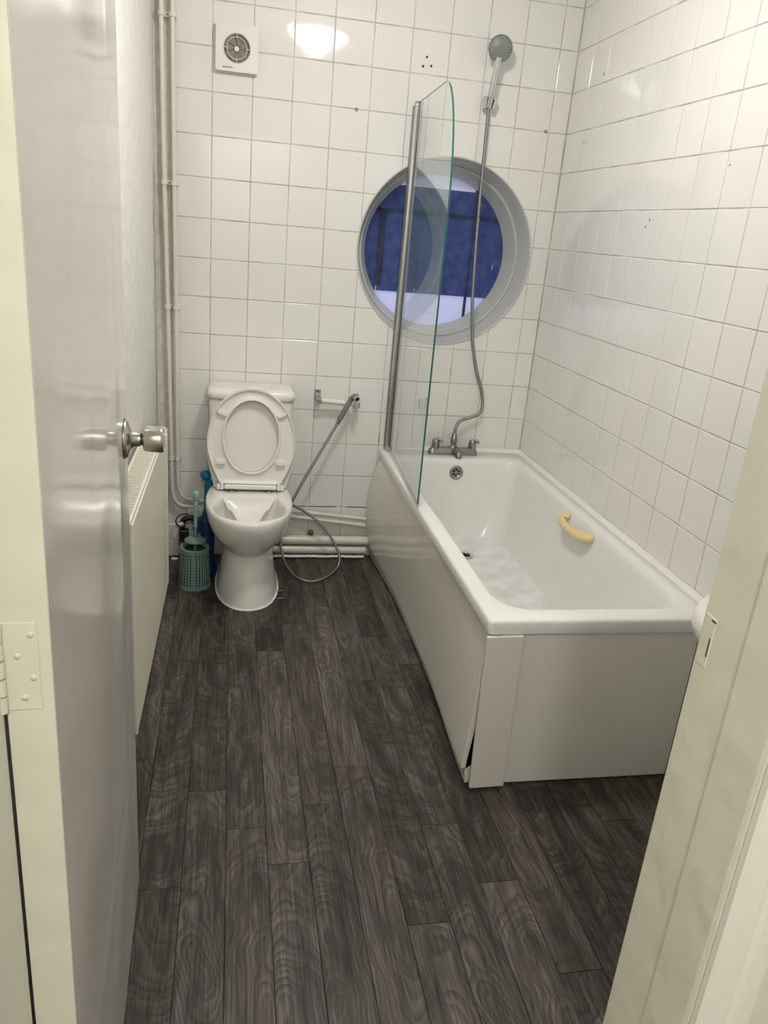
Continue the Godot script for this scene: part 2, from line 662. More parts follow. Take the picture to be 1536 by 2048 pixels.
# one glazed tile w x h, face at z = 0, centred
func tile_mesh(w: float, h: float) -> ArrayMesh:
	var s := st()
	smooth(s)
	var rows := []
	var lv := [[0.0, -0.0045], [0.0, -0.0016], [0.0006, -0.0006], [0.0018, 0.0]]
	for l: Array in lv:
		var x: float = w / 2 - l[0]
		var y: float = h / 2 - l[0]
		rows.append(PackedVector3Array([Vector3(-x, -y, l[1]), Vector3(-x, y, l[1]), Vector3(x, y, l[1]), Vector3(x, -y, l[1])]))
	flat(s)
	grid(s, rows, true)
	var f: PackedVector3Array = rows[3]
	quad(s, f[0], f[1], f[2], f[3])
	s.generate_normals()
	return s.commit()

func build_tiles() -> void:
	var wb := get_node("wall_back")
	var wr := get_node("wall_right")
	var gap := 0.0030
	var cache := {}
	var hole := circle(WIN, WIN_R + 0.001)
	# back wall
	for i in range(-1, 10):
		for j in range(-2, 15):
			var x0 := PITCH * i
			var x1 := minf(x0 + PITCH, RIGHT_X - 0.001)
			var y1 := minf(ROW0 - PITCH * j, CEIL)
			var y0 := maxf(ROW0 - PITCH * (j + 1), 0.0)
			if y1 - y0 < 0.02:
				continue
			if x0 > 0.78 and y1 < 0.5:
				continue
			var a := Vector2(x0 + gap / 2, y0 + gap / 2)
			var b := Vector2(x1 - gap / 2, y1 - gap / 2)
			var near_hole := Vector2(clampf(WIN.x, a.x, b.x), clampf(WIN.y, a.y, b.y)).distance_to(WIN) < WIN_R + 0.001
			var m: Material = M["tile_glaze_%d" % (rng.randi() % 3)]
			var tilt := Basis.from_euler(Vector3(rng.randfn(0, 0.005), rng.randfn(0, 0.005), 0))
			if near_hole:
				for poly in Geometry2D.clip_polygons(rect(a, b), hole):
					var s := st()
					slab(s, poly, -0.0045, 0.0, Transform3D.IDENTITY, 0.0)
					obj("tile", s, m, wb)
				continue
			var o := put("tile", sized_tile(cache, b - a), m, wb)
			o.transform = Transform3D(tilt, Vector3((a.x + b.x) / 2, (a.y + b.y) / 2, 0))
	# right wall
	var z_first := 0.1544
	for k in range(0, 18):
		for j in range(-2, 15):
			var z0 := 0.002 if k == 0 else z_first + PITCH * (k - 1)
			var z1 := minf(z_first + PITCH * k, DOOR_Z)
			var y1 := minf(ROW0 - PITCH * j, CEIL)
			var y0 := maxf(ROW0 - PITCH * (j + 1), 0.0)
			if y1 - y0 < 0.02 or z1 - z0 < 0.02:
				continue
			if z0 < 1.6 and y1 < 0.56:
				continue
			var o := put("tile", sized_tile(cache, Vector2(z1 - z0 - gap, y1 - y0 - gap)), M["tile_glaze_%d" % (rng.randi() % 3)], wr)
			var tilt := Basis.from_euler(Vector3(rng.randfn(0, 0.003), rng.randfn(0, 0.003), 0))
			o.transform = Transform3D(Basis(Vector3.UP, -PI / 2) * tilt, Vector3(RIGHT_X, (y0 + y1) / 2, (z0 + z1) / 2))

func sized_tile(cache: Dictionary, size: Vector2) -> ArrayMesh:
	var key := "%.4f %.4f" % [size.x, size.y]
	if not cache.has(key):
		cache[key] = tile_mesh(size.x, size.y)
	return cache[key]

# ----------------------------------------------------------------- window
func ring_mesh(profile: Array, m: Material, called: String, parent: Node) -> MeshInstance3D:
	var s := st()
	var p := []
	for q: Vector2 in profile:
		p.append(q)
	lathe(s, p, Vector3(WIN.x, WIN.y, 0), Vector3.BACK, 96, false)
	return obj(called, s, m, parent)

func build_window() -> void:
	var w := setting("window_1", "round recessed window with deep grey-white reveal", "window")
	ring_mesh([Vector2(0.381, -0.004), Vector2(0.379, 0.003), Vector2(0.3745, 0.004), Vector2(0.3725, 0.0), Vector2(0.358, -0.085), Vector2(0.353, -0.1)], M.reveal_paint, "reveal", w)
	ring_mesh([Vector2(0.353, -0.1), Vector2(0.351, -0.096), Vector2(0.346, -0.097), Vector2(0.343, -0.104), Vector2(0.332, -0.15), Vector2(0.32, -0.178), Vector2(0.317, -0.19), Vector2(0.317, -0.24)], M.reveal_paint, "frame", w)
	var s := st()
	lathe(s, [Vector2(0.318, -0.202), Vector2(0.0001, -0.202)], Vector3(WIN.x, WIN.y, 0), Vector3.BACK, 64, false)
	obj("pane", s, M.frosted_glass, w)
	# two dark glazing bars just inside the glass, and a third added one
	box_part("glazing_or_added_bar", Vector3(WIN.x - 0.295, 1.531, -0.199), Vector3(WIN.x + 0.295, 1.549, -0.192), 0.001, M.window_bar, w)
	box_part("glazing_or_added_bar", Vector3(1.127, WIN.y - 0.27, -0.199), Vector3(1.139, WIN.y + 0.27, -0.192), 0.001, M.window_bar, w)
	box_part("glazing_or_added_bar", Vector3(0.706, WIN.y - 0.16, -0.199), Vector3(0.737, WIN.y + 0.16, -0.192), 0.001, M.window_bar, w)  # added bar, blocks the light behind the long tear
	var stain := st()
	for k in 16:      # flaking brown patch at the foot of the reveal
		var a := deg_to_rad(-90.0 - 20.0 + 22.0 * rng.randf())
		var z := -0.012 - 0.03 * rng.randf()
		var rr := 0.3715 + z * 0.17
		var len_ := deg_to_rad(rng.randf_range(0.8, 3.0))
		flat(stain)
		var p := []
		for e: Array in [[-0.5, 0.0], [0.2, 0.0035], [0.5, 0.001], [0.1, -0.003]]:
			var aa: float = a + len_ * e[0]
			p.append(Vector3(WIN.x + cos(aa) * (rr - 0.0012), WIN.y + sin(aa) * (rr - 0.0012), z + e[1]))
		quad(stain, p[0], p[1], p[2], p[3])
	obj("flaked_stain", stain, M.stain_brown, w)

	# blue cloth stretched over the glass, with tears in it
	var c := thing("window_cloth", "blue cloth stretched across the round window with a long tear", "cloth")
	var body := Geometry2D.intersect_polygons(circle(WIN, 0.3165, 72), rect(Vector2(0.6, 1.204), Vector2(1.4, 1.646)))
	var tears := [
		PackedVector2Array([Vector2(0.7295, 1.512), Vector2(0.7325, 1.45), Vector2(0.7305, 1.35), Vector2(0.7215, 1.29), Vector2(0.714, 1.203), Vector2(0.7105, 1.203), Vector2(0.7165, 1.29), Vector2(0.7195, 1.34), Vector2(0.7255, 1.42)]),
		PackedVector2Array([Vector2(1.2585, 1.485), Vector2(1.2575, 1.44), Vector2(1.2475, 1.385), Vector2(1.2535, 1.43)]),
		PackedVector2Array([Vector2(1.2445, 1.36), Vector2(1.2425, 1.33), Vector2(1.2385, 1.335)]),
		PackedVector2Array([Vector2(1.246, 1.545), Vector2(1.256, 1.512), Vector2(1.30, 1.50), Vector2(1.30, 1.55)]),
		PackedVector2Array([Vector2(0.7305, 1.545), Vector2(0.732, 1.528), Vector2(0.7285, 1.528)])]
	var parts := [body[0]]
	for tear: PackedVector2Array in tears:
		var next := []
		for p: PackedVector2Array in parts:
			for q in Geometry2D.clip_polygons(p, tear):
				if not Geometry2D.is_polygon_clockwise(q) or true:
					next.append(q)
		# a tear that lies wholly inside comes back as a hole: skip it then
		var holes := false
		for q: PackedVector2Array in next:
			if Geometry2D.is_polygon_clockwise(q) != Geometry2D.is_polygon_clockwise(parts[0]):
				holes = true
		if holes:
			# open the hole with a hair-wide cut to the nearest rim
			var away := (tear[0] - WIN).normalized()
			var side := Vector2(-away.y, away.x) * 0.0003
			var slit := PackedVector2Array([tear[0] - side, tear[0] + away * 0.4 - side, tear[0] + away * 0.4 + side, tear[0] + side])
			var both := Geometry2D.merge_polygons(tear, slit)
			next = []
			for p: PackedVector2Array in parts:
				for q in Geometry2D.clip_polygons(p, both[0]):
					next.append(q)
		parts = next
	var sc := st()
	for p: PackedVector2Array in parts:
		sheet(sc, p, -0.190)
	obj("fabric", sc, M.blue_cloth, c)

# -------------------------------------------------------------------- door
func build_door() -> void:
	var d := setting("door_1", "white gloss door standing open against the radiator side", "door")
	# hinge corner and turn of the leaf: local x runs along the leaf from the hinge
	var dir := Vector3(-0.0201, 0, -0.752).normalized()
	var t := Transform3D(Basis(dir, Vector3.UP, dir.cross(Vector3.UP)), Vector3(-0.0775, 0, 2.657))
	# dir x up points to +x or -x?  the leaf lies on the -x side of its face
	var n := t.basis.z
	var sgn := 1.0 if n.x < 0 else -1.0
	var s := st()
	var zz := [0.0, 0.044 * sgn]
	bx(s, Vector3(0.0006, 0.012, minf(zz[0], zz[1])), Vector3(0.752, 1.99, maxf(zz[0], zz[1])), 0.0015, t)
	obj("leaf", s, M.door_gloss, d)
	box_part("hinge_edge", Vector3(-0.0008, 0.012, minf(zz[0], zz[1]) + 0.0004), Vector3(0.0006, 1.99, maxf(zz[0], zz[1]) - 0.0004), 0.0, M.cream_gloss, d, t)
	# painted-over hinges on that edge
	for y: float in [0.20, 1.027, 1.76]:
		var hs := st()
		bx(hs, Vector3(-0.0026, y - 0.048, minf(zz[0], zz[1]) + (0.011 if sgn > 0 else 0.0)), Vector3(-0.0006, y + 0.048, maxf(zz[0], zz[1]) - (0.0 if sgn > 0 else 0.011)), 0.0008, t)
		var hinge := obj("hinge", hs, M.cream_gloss, d)
		var scr := st()
		for e: Array in [[0.035, 0.017], [0.012, 0.03], [-0.012, 0.017], [-0.034, 0.026]]:
			lathe(scr, [Vector2(0.0036, -0.0002), Vector2(0.0034, 0.0007), Vector2(0.0001, 0.0011)], t * Vector3(-0.0026, y + e[0], e[1] * sgn), t.basis * Vector3(-1, 0, 0), 12, false)
		obj("screw_heads", scr, M.cream_gloss, hinge)
		var kn := st()
		for q in 5:
			lathe(kn, [Vector2(0.0045, -0.0085), Vector2(0.0045, 0.0085)], t * Vector3(-0.006, y + (q - 2) * 0.0195, 0.0455 * sgn), Vector3.UP, 12)
		obj("knuckles", kn, M.cream_gloss, hinge)
	# knob
	var at := Vector3(-0.0965, 1.064, 1.955)
	var ax := (-n * sgn).normalized()
	var ks := st()
	lathe(ks, [Vector2(0.0345, 0.0), Vector2(0.0345, 0.0035), Vector2(0.031, 0.007), Vector2(0.019, 0.0105), Vector2(0.0135, 0.016), Vector2(0.0125, 0.028)], at, ax, 40)
	var rose := obj("rose", ks, M.steel, d)
	var back_plate := st()
	lathe(back_plate, [Vector2(0.0362, -0.0004), Vector2(0.0362, 0.0012)], at, ax, 40)
	obj("backing_ring", back_plate, M.black_plastic, rose)
	ks = st()
	lathe(ks, [Vector2(0.0105, 0.026), Vector2(0.0105, 0.034)], at, ax, 28)
	obj("neck", ks, M.black_plastic, d)
	ks = st()
	lathe(ks, [Vector2(0.0125, 0.032), Vector2(0.0195, 0.033), Vector2(0.0212, 0.036), Vector2(0.0225, 0.05), Vector2(0.0232, 0.062), Vector2(0.0225, 0.0665), Vector2(0.020, 0.068)], at, ax, 40)
	var knob := obj("knob", ks, M.steel, d)
	ks = st()
	bx(ks, Vector3(-0.0035, -0.011, 0.068), Vector3(0.0035, 0.011, 0.0735), 0.0015, Transform3D(Basis(ax.cross(Vector3.UP).normalized(), Vector3.UP, ax), at))
	obj("turn_button", ks, M.clip_plastic, knob)

	# frame: linings, stop beads and hall-side architraves
	var f := setting("trim_1", "cream painted door lining on the hinge side", "door frame")
	box_part("lining", Vector3(-0.1485, 0.0, DOOR_Z + 0.001), Vector3(-0.1235, 2.03, 2.807), 0.002, M.hall_white, f)
	box_part("architrave", Vector3(-0.19, 0.0, 2.8072), Vector3(-0.13, 2.09, 2.822), 0.003, M.hall_white, f)
	var g := setting("trim_2", "cream painted door lining on the latch side with chipped latch hole", "door frame")
	var ls := st()
	var prof := PackedVector2Array()
	for p: Array in [[0.611, 2.661], [0.611, 2.736], [0.6075, 2.7375], [0.607, 2.80], [0.6085, 2.806], [0.636, 2.807], [0.636, 2.661]]:
		prof.append(Vector2(p[0], p[1]))
	slab(ls, prof, -2.03, 0.0, Transform3D(Basis(Vector3(1, 0, 0), Vector3(0, 0, 1), Vector3(0, -1, 0)), Vector3.ZERO), 0.0)
	obj("lining", ls, M.cream_gloss, g)
	var as_ := st()
	var ap := PackedVector2Array()
	for p: Array in [[0.6105, 2.8072], [0.6105, 2.815], [0.6135, 2.8185], [0.64, 2.8195], [0.648, 2.8165], [0.652, 2.8205], [0.655, 2.826], [0.668, 2.826], [0.670, 2.8235], [0.670, 2.8072]]:
		ap.append(Vector2(p[0], p[1]))
	slab(as_, ap, -2.09, 0.0, Transform3D(Basis(Vector3(1, 0, 0), Vector3(0, 0, 1), Vector3(0, -1, 0)), Vector3.ZERO), 0.0)
	obj("architrave", as_, M.hall_white, g)
	var ch := st()
	bx(ch, Vector3(0.672, 0.0, 2.8072), Vector3(0.70, 2.09, 2.816), 0.002)
	bx(ch, Vector3(0.7003, 0.0, 2.8072), Vector3(0.76, 2.09, 2.8115), 0.002)
	obj("backing_board", ch, M.cream_gloss, g)
	# latch keep, painted over, with its dark slots
	box_part("latch_plate", Vector3(0.6098, 1.022, 2.664), Vector3(0.6112, 1.082, 2.6835), 0.0005, M.cream_gloss, g)
	box_part("latch_slot", Vector3(0.6095, 1.035, 2.6795), Vector3(0.6099, 1.058, 2.6815), 0.0, M.mark_dark, g)
	box_part("latch_slot", Vector3(0.6095, 1.0775, 2.676), Vector3(0.6099, 1.0795, 2.684), 0.0, M.mark_dark, g)
	var h := setting("trim_3", "cream painted door head lining over the doorway", "door frame")
	box_part("lining", Vector3(-0.1485, 2.0, DOOR_Z + 0.001), Vector3(0.636, 2.03, 2.807), 0.002, M.cream_gloss, h)

# -------------------------------------------------------------------- bath
func bath_ring(x0: float, x1: float, z0: float, z1: float, r_far: float, r_near: float, y: float, n := 10) -> PackedVector3Array:
	var out := PackedVector3Array()
	var cs := [Vector3(x1, z0, r_far), Vector3(x1, z1, r_near), Vector3(x0, z1, r_near), Vector3(x0, z0, r_far)]
	var dx := [-1, -1, 1, 1]
	var dz := [1, -1, -1, 1]
	for k in 4:
		var r: float = cs[k].z
		var c := Vector2(cs[k].x + dx[k] * r, cs[k].y + dz[k] * r)
		for i in n + 1:
			var a := -PI / 2 + PI / 2 * (k + float(i) / n)
			out.append(Vector3(c.x + cos(a) * r, y, c.y + sin(a) * r))
	# straight sides get points of their own so that shading stays even
	return out

func build_bath() -> void:
	var b := thing("bath", "white acrylic bath with cream grab handles and white panels along the tiled wall", "bathtub")
	var top := 0.53
	var s := st()
	smooth(s)
	var rows := []
	rows.append(bath_ring(0.757, 1.4215, 0.004, 1.653, 0.010, 0.014, 0.489))
	rows.append(bath_ring(0.755, 1.4225, 0.003, 1.655, 0.010, 0.016, 0.495))
	rows.append(bath_ring(0.755, 1.4225, 0.003, 1.655, 0.010, 0.016, 0.520))
	rows.append(bath_ring(0.757, 1.422, 0.0035, 1.653, 0.010, 0.016, 0.5265))
	rows.append(bath_ring(0.7615, 1.4215, 0.004, 1.6485, 0.010, 0.014, top))
	rows.append(bath_ring(0.80, 1.373, 0.128, 1.596, 0.045, 0.105, top))
	rows.append(bath_ring(0.806, 1.367, 0.134, 1.589, 0.05, 0.10, 0.5285))
	rows.append(bath_ring(0.812, 1.361, 0.140, 1.582, 0.055, 0.10, 0.522))
	rows.append(bath_ring(0.817, 1.357, 0.1435, 1.574, 0.058, 0.10, 0.505))
	rows.append(bath_ring(0.824, 1.352, 0.147, 1.556, 0.065, 0.11, 0.46))
	rows.append(bath_ring(0.836, 1.342, 0.154, 1.52, 0.075, 0.12, 0.38))
	rows.append(bath_ring(0.848, 1.330, 0.163, 1.475, 0.085, 0.13, 0.30))
	rows.append(bath_ring(0.862, 1.316, 0.174, 1.425, 0.095, 0.14, 0.23))
	rows.append(bath_ring(0.882, 1.297, 0.192, 1.375, 0.105, 0.145, 0.18))
	rows.append(bath_ring(0.912, 1.268, 0.222, 1.32, 0.105, 0.14, 0.153))
	rows.append(bath_ring(0.955, 1.224, 0.265, 1.25, 0.09, 0.12, 0.143))
	rows.append(bath_ring(1.02, 1.16, 0.34, 1.15, 0.06, 0.06, 0.140))
	grid(s, rows.slice(0, 14), true)
	var tub := obj("tub", s, M.acrylic, b)
	tub.set_meta("label", "white moulded tub")
	s = st()
	smooth(s)
	grid(s, rows.slice(13), true)
	cap(s, rows[-1])
	obj("tub_bottom", s, M.acrylic_worn, b).set_meta("label", "scuffed grey-stained bottom")

	# long side panel: bowed at the wall end, sprung out at the foot of the near end
	var sp := st()
	smooth(sp)
	rows = []
	var nz := 60
	for i in 26:
		var f := i / 25.0
		var y := lerpf(0.487, 0.055, f)
		var row := PackedVector3Array()
		for k in nz + 1:
			var z := 0.006 + (1.632 - 0.006) * k / nz
			row.append(Vector3(panel_x(y, z), y, z))
		rows.append(row)
	grid(sp, rows)
	# foot of the panel turns in and drops to the floor
	var foot := [rows[-1]]
	for e: Array in [[0.010, 0.050], [0.014, 0.045], [0.016, 0.004]]:
		var row := PackedVector3Array()
		for k in nz + 1:
			var z := 0.006 + (1.632 - 0.006) * k / nz
			row.append(Vector3(panel_x(0.055, z) + e[0], e[1], z))
		foot.append(row)
	smooth(sp, 1)
	grid(sp, foot)
	# returned flange at the near end
	var fl := [PackedVector3Array(), PackedVector3Array(), PackedVector3Array()]
	for i in 26:
		var y := lerpf(0.487, 0.055, i / 25.0)
		var x := panel_x(y, 1.632)
		fl[0].append(Vector3(x, y, 1.632))
		fl[1].append(Vector3(x + 0.004, y, 1.6345))
		fl[2].append(Vector3(x + lerpf(0.028, 0.0125, i / 25.0), y, 1.632))
	smooth(sp, 2)
	grid(sp, fl)
	quad(sp, Vector3(panel_x(0.055, 1.632) + 0.010, 0.05, 1.632), Vector3(0.782, 0.07, 1.631), Vector3(0.782, 0.004, 1.631), Vector3(panel_x(0.055, 1.632) + 0.016, 0.004, 1.632))
	# turned-in top edge
	var te := [rows[0], PackedVector3Array()]
	for k in nz + 1:
		var z := 0.006 + (1.632 - 0.006) * k / nz
		te[1].append(Vector3(panel_x(0.487, z) + 0.018, 0.4885, z))
	smooth(sp, 3)
	grid(sp, te)
	var side := obj("side_panel", sp, M.panel_plastic, b)
	side.set_meta("label", "glossy warped side panel")
	box_part("end_panel", Vector3(0.80, 0.004, 1.628), Vector3(1.378, 0.4875, 1.643), 0.003, M.panel_plastic, b)
	var ct := Transform3D(Basis(Vector3(0, 0, 1), 0.026) * Basis(Vector3(1, 0, 0), 0.006), Vector3(0.764, 0.006, 1.650))
	box_part("corner_strip", Vector3(0.0, 0.0, 0.0), Vector3(0.100, 0.481, 0.011), 0.0015, M.strip_white, b, Transform3D(ct.basis, ct.origin))
	# sealant along the walls
	for wall in 2:
		var bead := thing("bath_sealant", ["white sealant bead between bath rim and back wall", "long white sealant bead between bath rim and right wall"][wall], "sealant")
		var se := st()
		smooth(se)
		var strip := [PackedVector3Array(), PackedVector3Array(), PackedVector3Array(), PackedVector3Array()]
		for i in 61:
			var f := i / 60.0
			var up := 0.546 + rng.randf_range(-0.0015, 0.0015)
			var out_ := 0.014 + rng.randf_range(-0.002, 0.002)
			for k in 4:
				var hgt: float = [up, up - 0.002, 0.5325, 0.5300][k]
				var off: float = [0.0012, 0.003, out_ * 0.72, out_][k]
				if wall == 0:
					strip[k].append(Vector3(lerpf(0.81, 1.424, f), hgt, off))
				else:
					strip[k].append(Vector3(RIGHT_X - off, hgt, lerpf(0.004, 1.65, f)))
		grid(se, strip)
		obj("sealant_bead", se, M.sealant, bead)
	# overflow
	var ot := Vector3(1.085, 0.468, 0.1475)
	var oa := Vector3(0.03, 0.1, 1.0).normalized()
	var os := st()
	lathe(os, [Vector2(0.031, -0.003), Vector2(0.0315, 0.002), Vector2(0.029, 0.0045), Vector2(0.0215, 0.0025), Vector2(0.0205, 0.0005), Vector2(0.0001, 0.0005)], ot, oa, 36, false)
	var ov := obj("overflow", os, M.dull_chrome, b)
	os = st()
	var u := oa.cross(Vector3.UP).normalized()
	var v := u.cross(oa).normalized()
	for k in 6:
		var a := TAU * k / 6 + 0.52
		lathe(os, [Vector2(0.0044, 0.0), Vector2(0.0044, 0.0014)], ot + (u * cos(a) + v * sin(a)) * 0.0125, oa, 14)
	obj("overflow_holes", os, M.hole, ov)
	# waste
	os = st()
	lathe(os, [Vector2(0.033, -0.002), Vector2(0.034, 0.002), Vector2(0.03, 0.0035), Vector2(0.022, 0.001), Vector2(0.021, -0.004)], Vector3(1.115, 0.146, 0.33), Vector3.UP, 32, false)
	var ws := obj("waste", os, M.chrome, b)
	os = st()
	lathe(os, [Vector2(0.0215, 0.0), Vector2(0.0001, 0.0005)], Vector3(1.115, 0.1465, 0.33), Vector3.UP, 24, false)
	obj("waste_hole", os, M.hole, ws)
	# grab handles
	grab(b, 1.354, -1.0, 0.765, 0.985, 0.487)
	grab(b, 0.826, 1.0, 0.70, 0.90, 0.452)

func panel_x(y: float, z: float) -> float:
	var f := clampf((y - 0.0) / 0.49, 0.0, 1.0)
	var bow := 0.052 * pow(maxf(0.0, sin(PI * pow(f, 0.85))), 0.7) * exp(-pow(z / 0.30, 2.0))
	var spring := 0.025 * clampf((0.47 - y) / 0.40, 0.0, 1.0) * exp(-pow((1.632 - z) / 0.35, 2.0))
	return 0.767 - bow - spring

func grab(parent: Node, wall_x: float, side: float, z0: float, z1: float, y: float) -> void:
	var s := st()
	var pts := [Vector3(wall_x + 0.004 * -side, y + 0.012, z0 + 0.012), Vector3(wall_x + side * 0.018, y + 0.008, z0 - 0.002), Vector3(wall_x + side * 0.034, y, z0 + 0.020), Vector3(wall_x + side * 0.036, y - 0.006, z0 + 0.08), Vector3(wall_x + side * 0.028, y - 0.002, z1 - 0.05), Vector3(wall_x + side * 0.012, y + 0.004, z1 - 0.012), Vector3(wall_x + side * -0.004, y + 0.008, z1)]
	var line := curve(pts, 0.008)
	var rad := []
	for i in line.size():
		var f := float(i) / (line.size() - 1)
		rad.append(0.0145 + 0.006 * smoothstep(0.55, 0.9, f) - 0.006 * smoothstep(0.93, 1.0, f))
	tube(s, line, rad, 16, true, 0.8)
	obj("grab_handle", s, M.grab_yellow, parent).set_meta("label", "cream yellow moulded grab handle")

func build_screen() -> void:
	var t := thing("bath_screen", "curved-top clear glass shower screen hinged on a chrome pole over the bath rim", "shower screen")
	var a := Vector3(0.79, 0, 0.034)
	var dir := Vector3(0.752 - 0.79, 0, 0.80 - 0.034).normalized()
	var nrm := dir.cross(Vector3.UP)
	var tr := Transform3D(Basis(dir, Vector3.UP, nrm), a)
	var poly := PackedVector2Array([Vector2(0.008, 0.545), Vector2(0.772, 0.545), Vector2(0.766, 1.5)])
	for i in 17:
		var q := PI / 2 * i / 16.0
		poly.append(Vector2(0.515 + 0.251 * cos(q), 1.53 + 0.40 * sin(q)))
	poly.append(Vector2(0.008, 1.935))
	# one pane and, around it, the green polished edge
	var s := st()
	var ix := Geometry2D.triangulate_polygon(poly)
	flat(s)
	for i in ix:
		s.add_vertex(tr * Vector3(poly[i].x, poly[i].y, 0.0))
	obj("glass_pane", s, M.clear_glass, t)
	s = st()
	smooth(s)
	var rows := [PackedVector3Array(), PackedVector3Array()]
	for i in range(1, poly.size()):
		rows[0].append(tr * Vector3(poly[i].x, poly[i].y, -0.003))
		rows[1].append(tr * Vector3(poly[i].x, poly[i].y, 0.003))
	grid(s, rows)
	obj("glass_edge", s, M.glass_edge, t)
	s = st()
	bx(s, Vector3(0.012, 0.534, -0.004), Vector3(0.77, 0.552, -0.0005), 0.001, tr)
	bx(s, Vector3(0.012, 0.534, 0.0006), Vector3(0.77, 0.549, 0.004), 0.001, tr)
	obj("bottom_seal", s, M.clear_seal if M.has("clear_seal") else M.clear_glass, t)
	s = st()
	lathe(s, [Vector2(0.0105, 0.536), Vector2(0.0105, 1.925)], Vector3(0.785, 0, 0.03), Vector3.UP, 24)
	obj("hinge_pole", s, M.chrome, t)
	s = st()
	lathe(s, [Vector2(0.0125, 1.924), Vector2(0.0125, 1.935), Vector2(0.010, 1.939)], Vector3(0.785, 0, 0.03), Vector3.UP, 24)
	obj("pole_cap", s, M.chrome, t)
	s = st()
	lathe(s, [Vector2(0.0125, 0.532), Vector2(0.0125, 0.545)], Vector3(0.785, 0, 0.03), Vector3.UP, 24)
	obj("pole_foot", s, M.chrome, t)
	box_part("wall_channel", Vector3(0.772, 0.54, 0.0005), Vector3(0.80, 1.925, 0.021), 0.002, M.dull_chrome, t)
	s = st()
	bx(s, Vector3(0.004, 0.552, -0.005), Vector3(0.026, 1.93, -0.0008), 0.001, tr)
	bx(s, Vector3(0.004, 0.552, 0.0008), Vector3(0.026, 1.93, 0.005), 0.001, tr)
	obj("clamp_profile", s, M.dull_chrome, t)

# ------------------------------------------------------------------ toilet
# egg outline: back edge half-width wb at z0, widest wm, round front at z1
func egg(cx: float, z0: float, z1: float, wb: float, wm: float, y: float, n := 48, power := 2.15) -> PackedVector3Array:
	var out := PackedVector3Array()
	var half := n / 2
	var split := 0.44
	var side := []
	for i in half + 1:
		var q := float(i) / half
		var t: float
		var w: float
		if q < 0.45:
			t = split * q / 0.45
			var g := t / split
			w = lerpf(wb, wm, sin(g * PI / 2))
		else:
			var ang := (q - 0.45) / 0.55 * PI / 2
			var cs := pow(maxf(cos(ang), 0.0), 2.0 / power)
			var sn := pow(sin(ang), 2.0 / power)
			t = split + (1.0 - split) * sn
			w = wm * cs
		side.append(Vector2(w, lerpf(z0, z1, t)))
	for p: Vector2 in side:
		out.append(Vector3(cx + p.x, y, p.y))
	for i in range(half - 1, -1, -1):
		out.append(Vector3(cx - side[i].x, y, side[i].y))
	for i in range(1, 12):       # straight back edge
		out.append(Vector3(cx + wb * (i / 6.0 - 1.0), y, z0))
	return out

